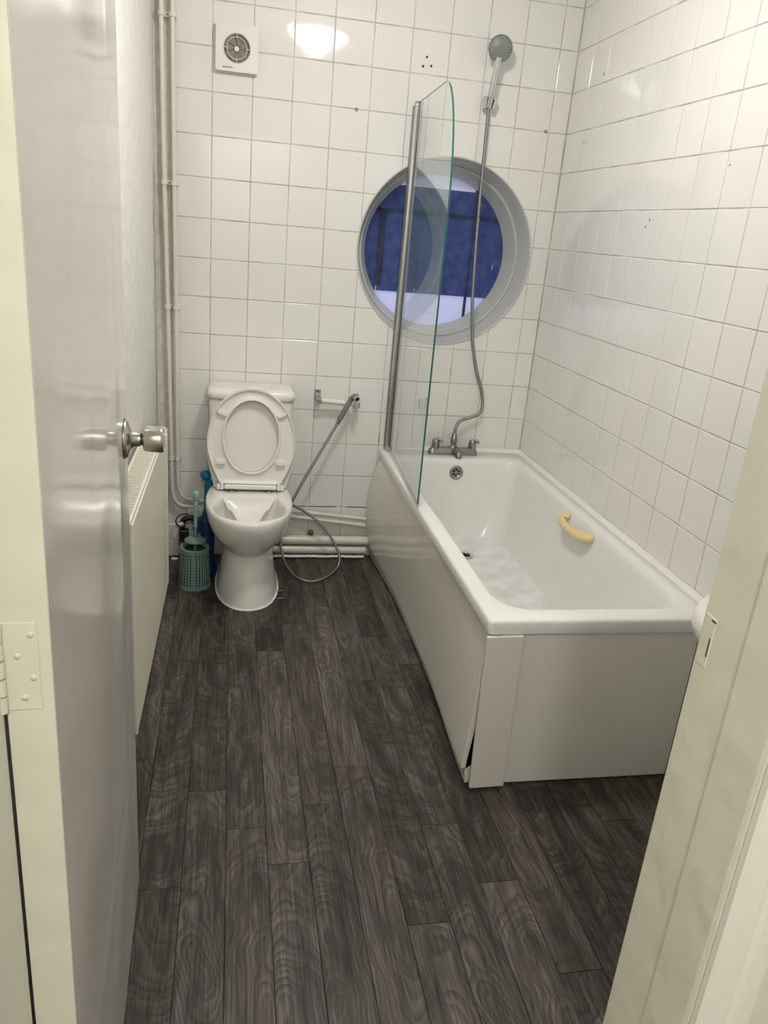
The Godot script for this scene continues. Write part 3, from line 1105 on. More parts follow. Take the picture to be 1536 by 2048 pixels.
func build_toilet() -> void:
	var t := thing("toilet", "white close-coupled toilet with raised oval seat and lid", "toilet")
	var cx := 0.170
	# pan, outside and inside in one skin
	var s := st()
	smooth(s)
	var rows := []
	# [y, z back, z front, half back, half widest]
	for e: Array in [[0.002, 0.13, 0.568, 0.115, 0.1265], [0.03, 0.13, 0.563, 0.113, 0.123], [0.10, 0.13, 0.546, 0.103, 0.111], [0.17, 0.13, 0.526, 0.096, 0.101], [0.203, 0.13, 0.517, 0.093, 0.098], [0.213, 0.13, 0.519, 0.093, 0.099], [0.222, 0.13, 0.532, 0.096, 0.106], [0.24, 0.13, 0.559, 0.102, 0.121], [0.265, 0.13, 0.588, 0.112, 0.139], [0.295, 0.13, 0.615, 0.122, 0.154], [0.33, 0.13, 0.637, 0.13, 0.164], [0.365, 0.13, 0.65, 0.135, 0.170], [0.388, 0.13, 0.654, 0.137, 0.172], [0.397, 0.13, 0.651, 0.136, 0.170], [0.4005, 0.13, 0.645, 0.133, 0.166]]:
		rows.append(egg(cx, e[1], e[2], e[3], e[4], e[0]))
	for e: Array in [[0.4005, 0.338, 0.625, 0.118, 0.146], [0.399, 0.343, 0.619, 0.112, 0.141], [0.392, 0.347, 0.614, 0.108, 0.137], [0.365, 0.352, 0.606, 0.104, 0.133], [0.325, 0.358, 0.592, 0.096, 0.126], [0.285, 0.368, 0.565, 0.08, 0.108], [0.25, 0.385, 0.525, 0.055, 0.075], [0.22, 0.40, 0.49, 0.035, 0.046], [0.20, 0.41, 0.475, 0.028, 0.034]]:
		rows.append(egg(cx, e[1], e[2], e[3], e[4], e[0]))
	grid(s, rows, true)
	cap(s, rows[-1])
	obj("pan", s, M.ceramic, t)
	# flush guide: a tongue down the back of the bowl with a lip around it
	s = st()
	smooth(s)
	var tongue := []
	var cols := 25
	for i in 10:
		var f := i / 9.0
		var row := PackedVector3Array()
		for k in cols:
			var g := (k / (cols - 1.0)) * 2.0 - 1.0
			var edge := absf(g)
			var reach := f * lerpf(1.0, 0.42, smoothstep(0.40, 1.0, edge))      # how far down this strip of the lip comes
			row.append(Vector3(cx - 0.002 + g * lerpf(0.104, 0.080, f), lerpf(0.394, 0.318, reach), lerpf(0.349, 0.418, pow(reach, 1.25)) + 0.012 * edge * edge * f))
		tongue.append(row)
	grid(s, tongue)
	var under := [tongue[-1], PackedVector3Array()]
	for p: Vector3 in tongue[-1]:
		under[1].append(p + Vector3(0, -0.008, -0.002))
	smooth(s, 1)
	grid(s, under)
	for side in 2:
		var strip := [PackedVector3Array(), PackedVector3Array()]
		for row: PackedVector3Array in tongue:
			var p := row[0] if side == 0 else row[-1]
			strip[0].append(p)
			strip[1].append(p + Vector3(0, -0.008, -0.002))
		smooth(s, 2 + side)
		grid(s, strip)
	obj("flush_guide", s, M.ceramic, t)
	# water
	s = st()
	flat(s)
	cap(s, egg(cx, 0.402, 0.488, 0.034, 0.045, 0.216))
	obj("water", s, M.ceramic, t)
	# cistern and lid
	s = st()
	var body := []
	smooth(s)
	for e: Array in [[0.395, 0.150, 0.045, 0.178], [0.42, 0.157, 0.03, 0.186], [0.56, 0.166, 0.02, 0.190], [0.76, 0.1705, 0.016, 0.192]]:
		var ring := PackedVector3Array()
		for p in rounded(Vector2(0.1735 - e[1], e[2]), Vector2(0.1735 + e[1], e[3]), 0.025):
			ring.append(Vector3(p.x, e[0], p.y))
		body.append(ring)
	grid(s, body, true)
	flat(s)
	cap(s, body[0]); cap(s, body[-1])
	obj("cistern", s, M.cistern_ceramic, t)
	s = st()
	smooth(s)
	var lid := []
	for e: Array in [[0.7615, 0.0], [0.764, 0.006], [0.782, 0.007], [0.794, 0.005], [0.801, -0.003], [0.8035, -0.012], [0.804, -0.03]]:
		var ring := PackedVector3Array()
		for p in rounded(Vector2(0.0035 - e[1], 0.012 - minf(e[1], 0.004)), Vector2(0.3435 + e[1], 0.194 + e[1]), 0.03):
			ring.append(Vector3(p.x, e[0], p.y))
		lid.append(ring)
	grid(s, lid, true)
	cap(s, lid[-1])
	flat(s)
	cap(s, lid[0])
	obj("cistern_lid", s, M.cistern_ceramic, t)
	# raised lid and seat, leaning on the cistern: local y along the seat from the hinge
	var tilt := Transform3D(Basis(Vector3.RIGHT, -0.10), Vector3(0.1755, 0.4285, 0.270))
	s = st()
	smooth(s)
	var lr := []
	for e: Array in [[1.0, -0.034], [1.0, -0.021], [0.985, -0.019], [0.965, -0.0235], [0.6, -0.0235], [0.2, -0.0235]]:
		lr.append(seat_loop(e[0], e[1], tilt, 0.1455, 0.1795, -0.020, 0.394))
	var back := []
	back.append(lr[0])
	back.append(seat_loop(0.97, -0.039, tilt, 0.1455, 0.1795, -0.020, 0.394))
	back.append(seat_loop(0.5, -0.041, tilt, 0.1455, 0.1795, -0.020, 0.394))
	grid(s, lr, true)
	cap(s, lr[-1])
	grid(s, back, true)
	cap(s, back[-1])
	obj("seat_lid", s, M.seat_plastic, t)
	s = st()
	smooth(s)
	var sr := []
	# from the outer edge to the oval hole: [share, depth]
	for e: Array in [[0.0, -0.016], [0.0, 0.006], [0.02, 0.0095], [0.06, 0.0095], [0.085, 0.002], [0.13, 0.0], [0.80, 0.0], [0.855, 0.002], [0.88, 0.0085], [0.96, 0.009], [1.0, 0.006], [1.0, -0.018]]:
		sr.append(seat_between(e[0], e[1], tilt))
	sr.append(sr[0])
	grid(s, sr, true)
	var seat := obj("seat_ring", s, M.seat_plastic, t)
	for e: Array in [[-0.119, 0.292, -0.40], [0.119, 0.292, 0.40], [-0.121, 0.092, 0.0], [0.121, 0.092, 0.0]]:
		var bs := st()
		var bt := tilt * Transform3D(Basis(Vector3(0, 0, 1), e[2]), Vector3(e[0], e[1], 0.0))
		slab(bs, rounded(Vector2(-0.0225, -0.0105), Vector2(0.0225, 0.0105), 0.0104, 8), -0.002, 0.0165, bt, 0.0035)
		obj("bumper", bs, M.ceramic, seat)
	# hinge bar with blocks
	s = st()
	bx(s, Vector3(-0.108, -0.020, -0.008), Vector3(0.108, 0.001, 0.018), 0.006, tilt)
	bx(s, Vector3(-0.121, -0.022, -0.008), Vector3(-0.1085, 0.014, 0.016), 0.003, tilt)
	bx(s, Vector3(0.1085, -0.022, -0.008), Vector3(0.121, 0.014, 0.016), 0.003, tilt)
	bx(s, Vector3(-0.136, -0.022, -0.010), Vector3(-0.1215, 0.002, 0.012), 0.003, tilt)
	bx(s, Vector3(0.1215, -0.022, -0.010), Vector3(0.136, 0.002, 0.012), 0.003, tilt)
	obj("hinge_bar", s, M.seat_plastic, t)
	for x: float in [-0.073, 0.078]:
		s = st()
		lathe(s, [Vector2(0.021, 0.4), Vector2(0.021, 0.4045), Vector2(0.018, 0.4065)], Vector3(0.172 + x, 0, 0.275), Vector3.UP, 28)
		obj("hinge_foot", s, M.dull_chrome, t)
		s = st()
		lathe(s, [Vector2(0.008, 0.4), Vector2(0.008, 0.414)], Vector3(0.172 + x, 0, 0.268), Vector3.UP, 16)
		obj("hinge_pin", s, M.seat_plastic, t)
	# uneven sealant round the foot
	s = st()
	var loop := []
	var ring := egg(cx, 0.13, 0.570, 0.117, 0.1285, 0.003, 72)
	for i in ring.size():
		loop.append(ring[i] + Vector3(rng.randf_range(-0.001, 0.001), 0, rng.randf_range(-0.001, 0.001)))
	var rad := []
	for i in loop.size():
		rad.append(rng.randf_range(0.0035, 0.0055))
	tube(s, loop, rad, 8)
	obj("foot_sealant", s, M.sealant, t)
	# two floor bolts' white caps on the right
	for z: float in [0.40, 0.47]:
		s = st()
		tube(s, [Vector3(0.292, 0.005, z), Vector3(0.308, 0.006, z - 0.004), Vector3(0.318, 0.004, z - 0.006)], [0.004, 0.0035, 0.001], 8)
		obj("sealant_tail", s, M.grey_plastic, t)

func seat_outline(n: int, y0: float, y1: float, wb: float, wm: float) -> PackedVector2Array:
	var e := egg(0.0, y0, y1, wb, wm, 0.0, n, 2.0)
	var out := PackedVector2Array()
	for p in e:
		out.append(Vector2(p.x, p.z))
	return out

func seat_loop(share: float, depth: float, t: Transform3D, wb: float, wm: float, y0: float, y1: float) -> PackedVector3Array:
	var out := PackedVector3Array()
	var c := Vector2(0, (y0 + y1) / 2)
	for p in seat_outline(64, y0, y1, wb, wm):
		var q := c + (p - c) * share
		out.append(t * Vector3(q.x, q.y, depth))
	return out

func seat_between(share: float, depth: float, t: Transform3D) -> PackedVector3Array:
	var out := PackedVector3Array()
	var outer := seat_outline(64, 0.002, 0.389, 0.124, 0.1765)
	var hole := PackedVector2Array()
	var c := Vector2(0.0, 0.197)
	for p in outer:
		var a := (p - c).angle()
		var q := Vector2(cos(a) * 0.1085, sin(a) * 0.147)
		hole.append(c + q)
	for i in outer.size():
		var q := outer[i].lerp(hole[i], share)
		out.append(t * Vector3(q.x, q.y, depth))
	return out

# ---------------------------------------------------------------- radiator
func build_radiator() -> void:
	var r := thing("radiator", "cream panel radiator with slotted top on the left wall", "radiator")
	var t := Transform3D(Basis(Vector3.UP, -0.010), Vector3(-0.1335, 0, 0.50))
	var z0 := 0.02
	var z1 := 0.985
	var y0 := 0.10
	var y1 := 0.722
	# pressed front panel with fine upright ribs
	for side in 2:
		var s := st()
		smooth(s)
		var xx := -0.001 if side == 0 else -0.062
		var rows := [PackedVector3Array(), PackedVector3Array(), PackedVector3Array(), PackedVector3Array()]
		var n := 38
		for i in n * 4 + 1:
			var z := z0 + 0.008 + (z1 - z0 - 0.016) * i / (n * 4.0)
			var d: float = [0.0, -0.004, -0.008, -0.004][i % 4]
			for k in 4:
				rows[k].append(t * Vector3(xx + (d if k == 1 or k == 2 else -0.0012), [y0, y0 + 0.02, y1 - 0.03, y1 - 0.012][k], z))
		grid(s, rows)
		obj("front_panel" if side == 0 else "rear_panel", s, M.radiator_enamel, r)
	# side cheeks
	for e: Array in [[z1, z1 + 0.006], [z0 - 0.006, z0]]:
		box_part("side_cheek", Vector3(-0.064, y0 + 0.012, e[0]), Vector3(-0.013, y1 - 0.016, e[1]), 0.002, M.radiator_enamel, r, t)
	box_part("panel_seam", Vector3(-0.012, y0, z1 - 0.008), Vector3(0.0, y1 - 0.010, z1 + 0.004), 0.003, M.radiator_enamel, r, t)
	box_part("panel_seam", Vector3(-0.012, y0, z0 - 0.004), Vector3(0.0, y1 - 0.010, z0 + 0.008), 0.003, M.radiator_enamel, r, t)
	# top grille
	var g := st()
	bx(g, Vector3(-0.014, y1 - 0.014, z0 - 0.004), Vector3(-0.0065, y1, z1 + 0.004), 0.002, t)
	bx(g, Vector3(-0.0055, y1 - 0.016, z0 - 0.004), Vector3(0.0, y1 - 0.004, z1 + 0.004), 0.002, t)
	bx(g, Vector3(-0.072, y1 - 0.014, z0 - 0.004), Vector3(-0.064, y1, z1 + 0.004), 0.002, t)
	bx(g, Vector3(-0.066, y1 - 0.014, z1 - 0.016), Vector3(-0.013, y1, z1 + 0.004), 0.002, t)
	bx(g, Vector3(-0.066, y1 - 0.014, z0 - 0.004), Vector3(-0.013, y1, z0 + 0.014), 0.002, t)
	obj("grille_frame", g, M.radiator_enamel, r)
	g = st()
	var nb := 66
	for i in nb:
		var z := z0 + 0.018 + (z1 - z0 - 0.036) * i / (nb - 1.0)
		bx(g, Vector3(-0.065, y1 - 0.010, z - 0.0036), Vector3(-0.013, y1 - 0.002, z + 0.0036), 0.0, t)
	var slats := obj("grille_slats", g, M.radiator_enamel, r)
	slats.set_meta("kind", "stuff")
	box_part("convector_fins", Vector3(-0.058, y0 + 0.03, z0 + 0.02), Vector3(-0.016, y1 - 0.11, z1 - 0.02), 0.0, M.radiator_inner_shade, r, t)  # coloured dark to give the slots above their shade
	# wall brackets and valve tails
	for z: float in [0.2, 0.78]:
		box_part("wall_bracket", Vector3(-0.088, 0.2, z), Vector3(-0.0635, 0.6, z + 0.025), 0.0, M.radiator_enamel, r, t)
	var vs := st()
	tube(vs, [t * Vector3(-0.035, 0.0, z0 - 0.05), t * Vector3(-0.035, 0.13, z0 - 0.05), t * Vector3(-0.035, 0.135, z0 - 0.03), t * Vector3(-0.035, 0.135, z0)], 0.008, 12)
	obj("valve_tail", vs, M.pipe_paint, r)

# ------------------------------------------------------------------- pipes
func build_pipes() -> void:
	var zc := 0.030
	for e: Array in [["slim white riser pipe nearest the left wall, bending low behind the toilet", [Vector3(-0.180, 2.40, zc), Vector3(-0.180, 2.12, zc), Vector3(-0.1745, 1.56, zc), Vector3(-0.166, 1.095, zc), Vector3(-0.155, 0.46, zc), Vector3(-0.152, 0.32, zc), Vector3(-0.143, 0.272, zc), Vector3(-0.118, 0.2465, zc), Vector3(-0.085, 0.2415, zc), Vector3(0.1, 0.2265, zc + 0.003), Vector3(0.384, 0.203, zc + 0.01), Vector3(0.712, 0.1675, zc + 0.014)], "riser_pipe"],
			["slim white riser pipe beside the tiles, bending above its twin", [Vector3(-0.1405, 2.40, zc), Vector3(-0.1405, 2.12, zc), Vector3(-0.1375, 1.56, zc), Vector3(-0.133, 1.095, zc), Vector3(-0.1285, 0.46, zc), Vector3(-0.127, 0.345, zc), Vector3(-0.117, 0.298, zc), Vector3(-0.09, 0.276, zc), Vector3(-0.055, 0.272, zc), Vector3(0.1, 0.2575, zc + 0.003), Vector3(0.384, 0.2305, zc + 0.01), Vector3(0.712, 0.199, zc + 0.014)], "riser_pipe"]]:
		var t := thing(e[2], e[0], "pipe", Vector3.ZERO, "hot and cold riser pipes in the corner")
		var s := st()
		tube(s, curve(e[1], 0.012), 0.0088, 14)
		obj("pipe", s, M.pipe_paint, t)
		s = st()
		var x: float = -0.1725 if "nearest" in e[0] else -0.1365
		var y := 1.44 if "nearest" in e[0] else 1.465
		tube(s, [Vector3(x, y + 0.016, zc), Vector3(x, y - 0.016, zc)], 0.0104, 16)
		obj("coupling", s, M.pipe_paint, t)
	# double clips
	var where := ["highest", "second highest", "third highest", "lowest"]
	var k := 0
	for e: Array in [[2.119, -0.180, -0.1405], [1.558, -0.1745, -0.1375], [1.095, -0.166, -0.133], [0.46, -0.155, -0.1285]]:
		var t := thing("pipe_clip", "white double clip holding the riser pipes to the wall, %s of the four" % where[k], "clip", Vector3.ZERO, "pipe clips")
		k += 1
		var s := st()
		bx(s, Vector3(e[1] - 0.014, e[0] - 0.009, 0.0006), Vector3(e[2] + 0.014, e[0] + 0.009, 0.018), 0.002)
		obj("saddle", s, M.clip_plastic, t)
		s = st()
		for x: float in [e[1], e[2]]:
			lathe(s, [Vector2(0.0122, -0.0085), Vector2(0.0122, 0.0085)], Vector3(x, e[0], zc), Vector3.UP, 16)
		obj("collars", s, M.clip_plastic, t)
		s = st()
		lathe(s, [Vector2(0.0035, 0.0), Vector2(0.003, 0.002)], Vector3((e[1] + e[2]) / 2, e[0], 0.018), Vector3.BACK, 12)
		obj("screw", s, M.grey_plastic, t)
	# thick waste pipes along the floor
	for e: Array in [["upper thick white waste pipe running low along the back wall", 0.0885, 0.0205, 0.73], ["lower thick white waste pipe lying just above the floor by the back wall", 0.0415, 0.018, 0.722]]:
		var t := thing("waste_pipe", e[0], "pipe", Vector3.ZERO, "waste pipes behind the toilet")
		var s := st()
		tube(s, [Vector3(0.22, e[1] + 0.002, 0.036), Vector3(0.45, e[1] + 0.001, 0.036), Vector3(e[3], e[1], 0.036)], e[2], 24)
		obj("pipe", s, M.waste_pipe, t)
	var sk := thing("sealant_strip", "thin white sealant strip between waste pipe and floor", "sealant")
	var s := st()
	var line := []
	for i in 30:
		line.append(Vector3(0.24 + 0.475 * i / 29.0, 0.0115 + rng.randf_range(-0.001, 0.0015), 0.048 + rng.randf_range(-0.002, 0.002)))
	tube(s, line, 0.0068, 8)
	obj("bead", s, M.sealant, sk)
	var br := thing("brass_tap_stub", "small tarnished brass bracket above the upper waste pipe", "bracket")
	s = st()
	bx(s, Vector3(0.452, 0.113, 0.006), Vector3(0.476, 0.127, 0.03), 0.003)
	lathe(s, [Vector2(0.006, 0.0), Vector2(0.006, 0.012)], Vector3(0.464, 0.1085, 0.024), Vector3(0.6, -0.2, 0.6), 12)
	obj("bracket", s, M.brass, br)

# --------------------------------------------------------- taps and shower
func build_taps_and_shower() -> void:
	var t := thing("bath_mixer_tap", "grey two-handled bath mixer tap on the end of the bath rim", "tap")
	var y := 0.5302
	var s := st()
	smooth(s)
	var rows := []
	for e: Array in [[0.0, 0.0, 0.0], [0.006, 0.0, 0.0], [0.018, 0.004, 0.004], [0.0285, 0.012, 0.010], [0.031, 0.018, 0.014]]:
		var ring := PackedVector3Array()
		for p in rounded(Vector2(0.967 + e[1], 0.040 + e[2]), Vector2(1.199 - e[1], 0.083 - e[2]), 0.02 - e[2]):
			ring.append(Vector3(p.x, y + e[0], p.y))
		rows.append(ring)
	grid(s, rows, true)
	cap(s, rows[-1])
	obj("body", s, M.dull_chrome, t)
	for x: float in [1.0, 1.172]:
		s = st()
		lathe(s, [Vector2(0.0185, 0.02), Vector2(0.0185, 0.034), Vector2(0.0165, 0.05), Vector2(0.0165, 0.058), Vector2(0.013, 0.067), Vector2(0.004, 0.071)], Vector3(x, y, 0.06), Vector3.UP, 24)
		tube(s, curve([Vector3(x - 0.004, y + 0.066, 0.06), Vector3(x + 0.012, y + 0.068, 0.066), Vector3(x + 0.022, y + 0.062, 0.07), Vector3(x + 0.026, y + 0.056, 0.072)], 0.004), 0.0062, 10)
		obj("handle", s, M.dull_chrome, t)
	s = st()
	lathe(s, [Vector2(0.022, 0.018), Vector2(0.021, 0.034), Vector2(0.013, 0.041), Vector2(0.0095, 0.043), Vector2(0.0095, 0.047), Vector2(0.0145, 0.051), Vector2(0.0145, 0.076), Vector2(0.0115, 0.08), Vector2(0.0115, 0.093), Vector2(0.0095, 0.096)], Vector3(1.083, y, 0.06), Vector3.UP, 24)
	obj("shower_outlet", s, M.dull_chrome, t)
	s = st()
	tube(s, curve([Vector3(1.088, y + 0.022, 0.07), Vector3(1.092, y + 0.024, 0.10), Vector3(1.093, y + 0.016, 0.125), Vector3(1.093, y + 0.002, 0.13)], 0.005), [0.0155, 0.0155, 0.015, 0.015, 0.015, 0.015, 0.0145, 0.0145, 0.0145, 0.0145, 0.0145, 0.0145, 0.0145, 0.0145, 0.0145, 0.0145, 0.0145, 0.0145], 16)
	obj("spout", s, M.dull_chrome, t)
	# shower
	var h := thing("hand_shower", "grey round-faced hand shower with ribbed hose clipped to the back wall", "shower head")
	s = st()
	hose(s, [Vector3(1.083, y + 0.096, 0.06), Vector3(1.087, 0.655, 0.058), Vector3(1.105, 0.682, 0.05), Vector3(1.155, 0.698, 0.04), Vector3(1.196, 0.716, 0.034), Vector3(1.206, 0.752, 0.03), Vector3(1.193, 0.82, 0.03), Vector3(1.158, 0.908, 0.03), Vector3(1.123, 1.038, 0.03), Vector3(1.101, 1.206, 0.03), Vector3(1.088, 1.41, 0.03), Vector3(1.080, 1.605, 0.032), Vector3(1.0755, 1.774, 0.036), Vector3(1.071, 1.90, 0.042), Vector3(1.069, 1.945, 0.044)], 0.0078, 0.005, 12)
	obj("hose", s, M.dull_chrome, h)
	var a := Vector3(1.068, 1.945, 0.045)
	var b := Vector3(1.073, 2.095, 0.083)
	s = st()
	tube(s, curve([a, a.lerp(b, 0.4), a.lerp(b, 0.8), b + Vector3(0.001, 0.02, 0.004)], 0.01), 0.0135, 16)
	var han := obj("handle", s, M.chrome, h)
	s = st()
	for k in 2:
		var off := Vector3(-0.0045 + 0.009 * k, 0.004, 0.0115)
		tube(s, [a.lerp(b, 0.25) + off, a.lerp(b, 0.97) + off], 0.003, 8)
	obj("handle_ridges", s, M.nozzle, han)
	var c := Vector3(1.0745, 2.145, 0.088)
	var ax := Vector3(-0.12, -0.28, 0.95).normalized()
	s = st()
	lathe(s, [Vector2(0.010, -0.03), Vector2(0.03, -0.024), Vector2(0.043, -0.010), Vector2(0.0465, 0.0), Vector2(0.0465, 0.006), Vector2(0.0445, 0.009)], c, ax, 40)
	obj("head", s, M.dull_chrome, h)
	s = st()
	lathe(s, [Vector2(0.0442, 0.0085), Vector2(0.0432, 0.0105), Vector2(0.0001, 0.0112)], c, ax, 40, false)
	var face := obj("spray_face", s, M.grey_plastic, h)
	s = st()
	var u := ax.cross(Vector3.UP).normalized()
	var v := u.cross(ax)
	for ring: Array in [[0.012, 8], [0.019, 12], [0.026, 16], [0.033, 22], [0.039, 10]]:
		for k in ring[1]:
			var g: float = TAU * k / ring[1] + ring[0] * 40.0
			lathe(s, [Vector2(0.0016, 0.0105), Vector2(0.0013, 0.0126)], c + (u * cos(g) + v * sin(g)) * ring[0], ax, 6)
	obj("nozzles", s, M.nozzle, face)
	var w := thing("shower_holder", "chrome wall bracket gripping the hand shower", "bracket")
	s = st()
	bx(s, Vector3(1.052, 1.95, 0.0006), Vector3(1.088, 1.985, 0.026), 0.003)
	obj("wall_plate", s, M.chrome, w)
	for sd: float in [-1.0, 1.0]:
		s = st()
		var tr := Transform3D(Basis(Vector3.RIGHT, 0.22) * Basis(Vector3(0, 0, 1), -0.06 - sd * 0.10), Vector3(1.0695 + sd * 0.0185, 1.963, 0.046))
		bx(s, Vector3(-0.005, -0.022, -0.022), Vector3(0.005, 0.022, 0.016), 0.003, tr)
		obj("jaw", s, M.chrome, w)

func build_spray() -> void:
	var r := thing("paper_roll_holder", "empty toilet roll holder with white spindle between chrome brackets", "roll holder")
	for e: Array in [[0.4475, 0.7345], [0.6155, 0.7235]]:
		var s := st()
		bx(s, Vector3(e[0], e[1] - 0.002, 0.0006), Vector3(e[0] + 0.026, e[1] + 0.05, 0.008), 0.002)
		bx(s, Vector3(e[0] + 0.003, e[1] - 0.004, 0.004), Vector3(e[0] + 0.023, e[1] + 0.03, 0.05), 0.003)
		bx(s, Vector3(e[0] + 0.002, e[1] - 0.004, 0.036), Vector3(e[0] + 0.026, e[1] + 0.022, 0.062), 0.004)
		var br := obj("bracket", s, M.chrome, r)
		s = st()
		lathe(s, [Vector2(0.004, 0.0), Vector2(0.003, 0.0015)], Vector3(e[0] + 0.013, e[1] + 0.04, 0.008), Vector3.BACK, 14)
		obj("screw", s, M.black_plastic, br)
	var s := st()
	tube(s, [Vector3(0.474, 0.7445, 0.049), Vector3(0.575, 0.739, 0.049)], 0.0115, 20)
	tube(s, [Vector3(0.575, 0.739, 0.049), Vector3(0.616, 0.7355, 0.049)], 0.0095, 20)
	obj("spindle", s, M.clip_plastic, r)

	var h := thing("bidet_spray", "chrome bidet hand spray hooked over the roll holder, ribbed hose looping to the floor", "hand spray")
	var a := Vector3(0.5445, 0.653, 0.082)
	var b := Vector3(0.593, 0.755, 0.082)
	s = st()
	tube(s, curve([a + (b - a) * 0.16, a.lerp(b, 0.5), b, Vector3(0.603, 0.772, 0.086), Vector3(0.610, 0.774, 0.098), Vector3(0.6165, 0.772, 0.118)], 0.006), 0.0112, 18)
	var body := obj("body", s, M.dull_chrome, h)
	s = st()
	lathe(s, [Vector2(0.0128, 0.0), Vector2(0.0128, 0.006), Vector2(0.0085, 0.0065), Vector2(0.0085, 0.003)], Vector3(0.6165, 0.772, 0.114), Vector3(0.3, -0.1, 0.95), 20, false)
	obj("nozzle_ring", s, M.chrome, body)
	s = st()
	lathe(s, [Vector2(0.0085, 0.0), Vector2(0.0001, 0.0002)], Vector3(0.6178, 0.7716, 0.118), Vector3(0.3, -0.1, 0.95), 20, false)
	obj("nozzle_hole", s, M.hole, body)
	s = st()
	tube(s, [a, a + (b - a) * 0.07, a + (b - a) * 0.075, a + (b - a) * 0.15], [0.0098, 0.0098, 0.0108, 0.0108], 18)
	obj("hose_nut", s, M.chrome, h)
	s = st()
	hose(s, [a, Vector3(0.500, 0.572, 0.094), Vector3(0.452, 0.487, 0.112), Vector3(0.400, 0.395, 0.132), Vector3(0.363, 0.322, 0.148), Vector3(0.345, 0.289, 0.15), Vector3(0.345, 0.279, 0.14), Vector3(0.366, 0.2815, 0.105), Vector3(0.398, 0.264, 0.098), Vector3(0.444, 0.236, 0.096), Vector3(0.496, 0.196, 0.105), Vector3(0.539, 0.147, 0.125), Vector3(0.566, 0.104, 0.145), Vector3(0.582, 0.066, 0.165), Vector3(0.578, 0.034, 0.19), Vector3(0.552, 0.018, 0.232), Vector3(0.500, 0.014, 0.295), Vector3(0.444, 0.013, 0.322), Vector3(0.392, 0.015, 0.296), Vector3(0.351, 0.023, 0.21), Vector3(0.333, 0.04, 0.13), Vector3(0.325, 0.075, 0.095), Vector3(0.318, 0.135, 0.075), Vector3(0.30, 0.16, 0.07)], 0.0062, 0.0042, 10)
	obj("hose", s, M.dull_chrome, h)

# --------------------------------------------------------------------- fan
func build_fan() -> void:
	var f := thing("extractor_fan", "square white extractor fan with round grille high on the back wall", "extractor fan")
	var c := Vector2(0.0885, 2.039)
	# casing: square face with a round hole, built in two halves
	var s := st()
	var outer := rounded(c - Vector2(0.077, 0.0775), c + Vector2(0.077, 0.0775), 0.006, 4)
	for side in 2:
		var half := Geometry2D.intersect_polygons(outer, rect(Vector2(-1, 0) if side == 0 else Vector2(c.x, 0), Vector2(c.x, 3) if side == 0 else Vector2(1, 3)))
		for p in Geometry2D.clip_polygons(half[0], circle(c, 0.050, 64)):
			slab(s, p, 0.012, 0.029, Transform3D.IDENTITY, 0.0)
	obj("casing", s, M.fan_plastic, f)
	s = st()
	slab(s, rounded(c - Vector2(0.080, 0.081), c + Vector2(0.079, 0.0795), 0.006, 4), 0.0006, 0.012, Transform3D.IDENTITY, 0.0)
	obj("back_box", s, M.fan_plastic, f)
	s = st()
	lathe(s, [Vector2(0.0501, 0.030), Vector2(0.0485, 0.0295), Vector2(0.047, 0.0125)], Vector3(c.x, c.y, 0), Vector3.BACK, 48, false)
	obj("throat", s, M.fan_plastic, f)
	s = st()
	lathe(s, [Vector2(0.0475, 0.0128), Vector2(0.0001, 0.0128)], Vector3(c.x, c.y, 0), Vector3.BACK, 40, false)
	obj("duct", s, M.fan_dark, f)
	# impeller and hub
	s = st()
	flat(s)
	for k in 7:
		var a := TAU * k / 7
		var p := Vector3(c.x + cos(a) * 0.012, c.y + sin(a) * 0.012, 0.0155)
		var q := Vector3(c.x + cos(a + 0.1) * 0.042, c.y + sin(a + 0.1) * 0.042, 0.0150)
		var r := Vector3(c.x + cos(a + 0.72) * 0.042, c.y + sin(a + 0.72) * 0.042, 0.0185)
		var o := Vector3(c.x + cos(a + 0.62) * 0.012, c.y + sin(a + 0.62) * 0.012, 0.0185)
		quad(s, p, q, r, o)
	var imp := obj("impeller", s, M.fan_dark, f)
	s = st()
	lathe(s, [Vector2(0.009, 0.013), Vector2(0.009, 0.0215), Vector2(0.006, 0.0235), Vector2(0.0001, 0.024)], Vector3(c.x - 0.001, c.y - 0.001, 0), Vector3.BACK, 24, false)
	obj("hub", s, M.fan_plastic, imp)
	# guard: ring on four spokes
	s = st()
	var ring := []
	for k in 41:
		var a := TAU * k / 40
		ring.append(Vector3(c.x + cos(a) * 0.0365, c.y + sin(a) * 0.0365, 0.0275))
	tube(s, ring, 0.0011, 6, false)
	for k in 4:
		var d := Vector3(cos(PI / 2 * k), sin(PI / 2 * k), 0)
		tube(s, [Vector3(c.x, c.y, 0.0275) + d * 0.032, Vector3(c.x, c.y, 0.0275) + d * 0.0495], 0.0012, 6)
	obj("guard", s, M.fan_plastic, f)
	# maker's lettering at the foot of the casing
	for e: Array in [["MANROSE", 0.0105, 0.0375, M.fan_print], ["slimline", 0.0065, 0.066, M.fan_dark]]:
		var tm := TextMesh.new()
		var font := SystemFont.new()
		font.font_names = PackedStringArray(["Droid Sans"])
		font.font_weight = 800 if e[0] == "MANROSE" else 400
		tm.font = font
		tm.text = e[0]
		tm.font_size = 32
		tm.pixel_size = e[1] / 32.0 * 0.62
		tm.depth = 0.0004
		tm.horizontal_alignment = HORIZONTAL_ALIGNMENT_LEFT
		var o := put("lettering", tm, e[3], f)
		o.position = Vector3(e[2], 1.9745, 0.0293)

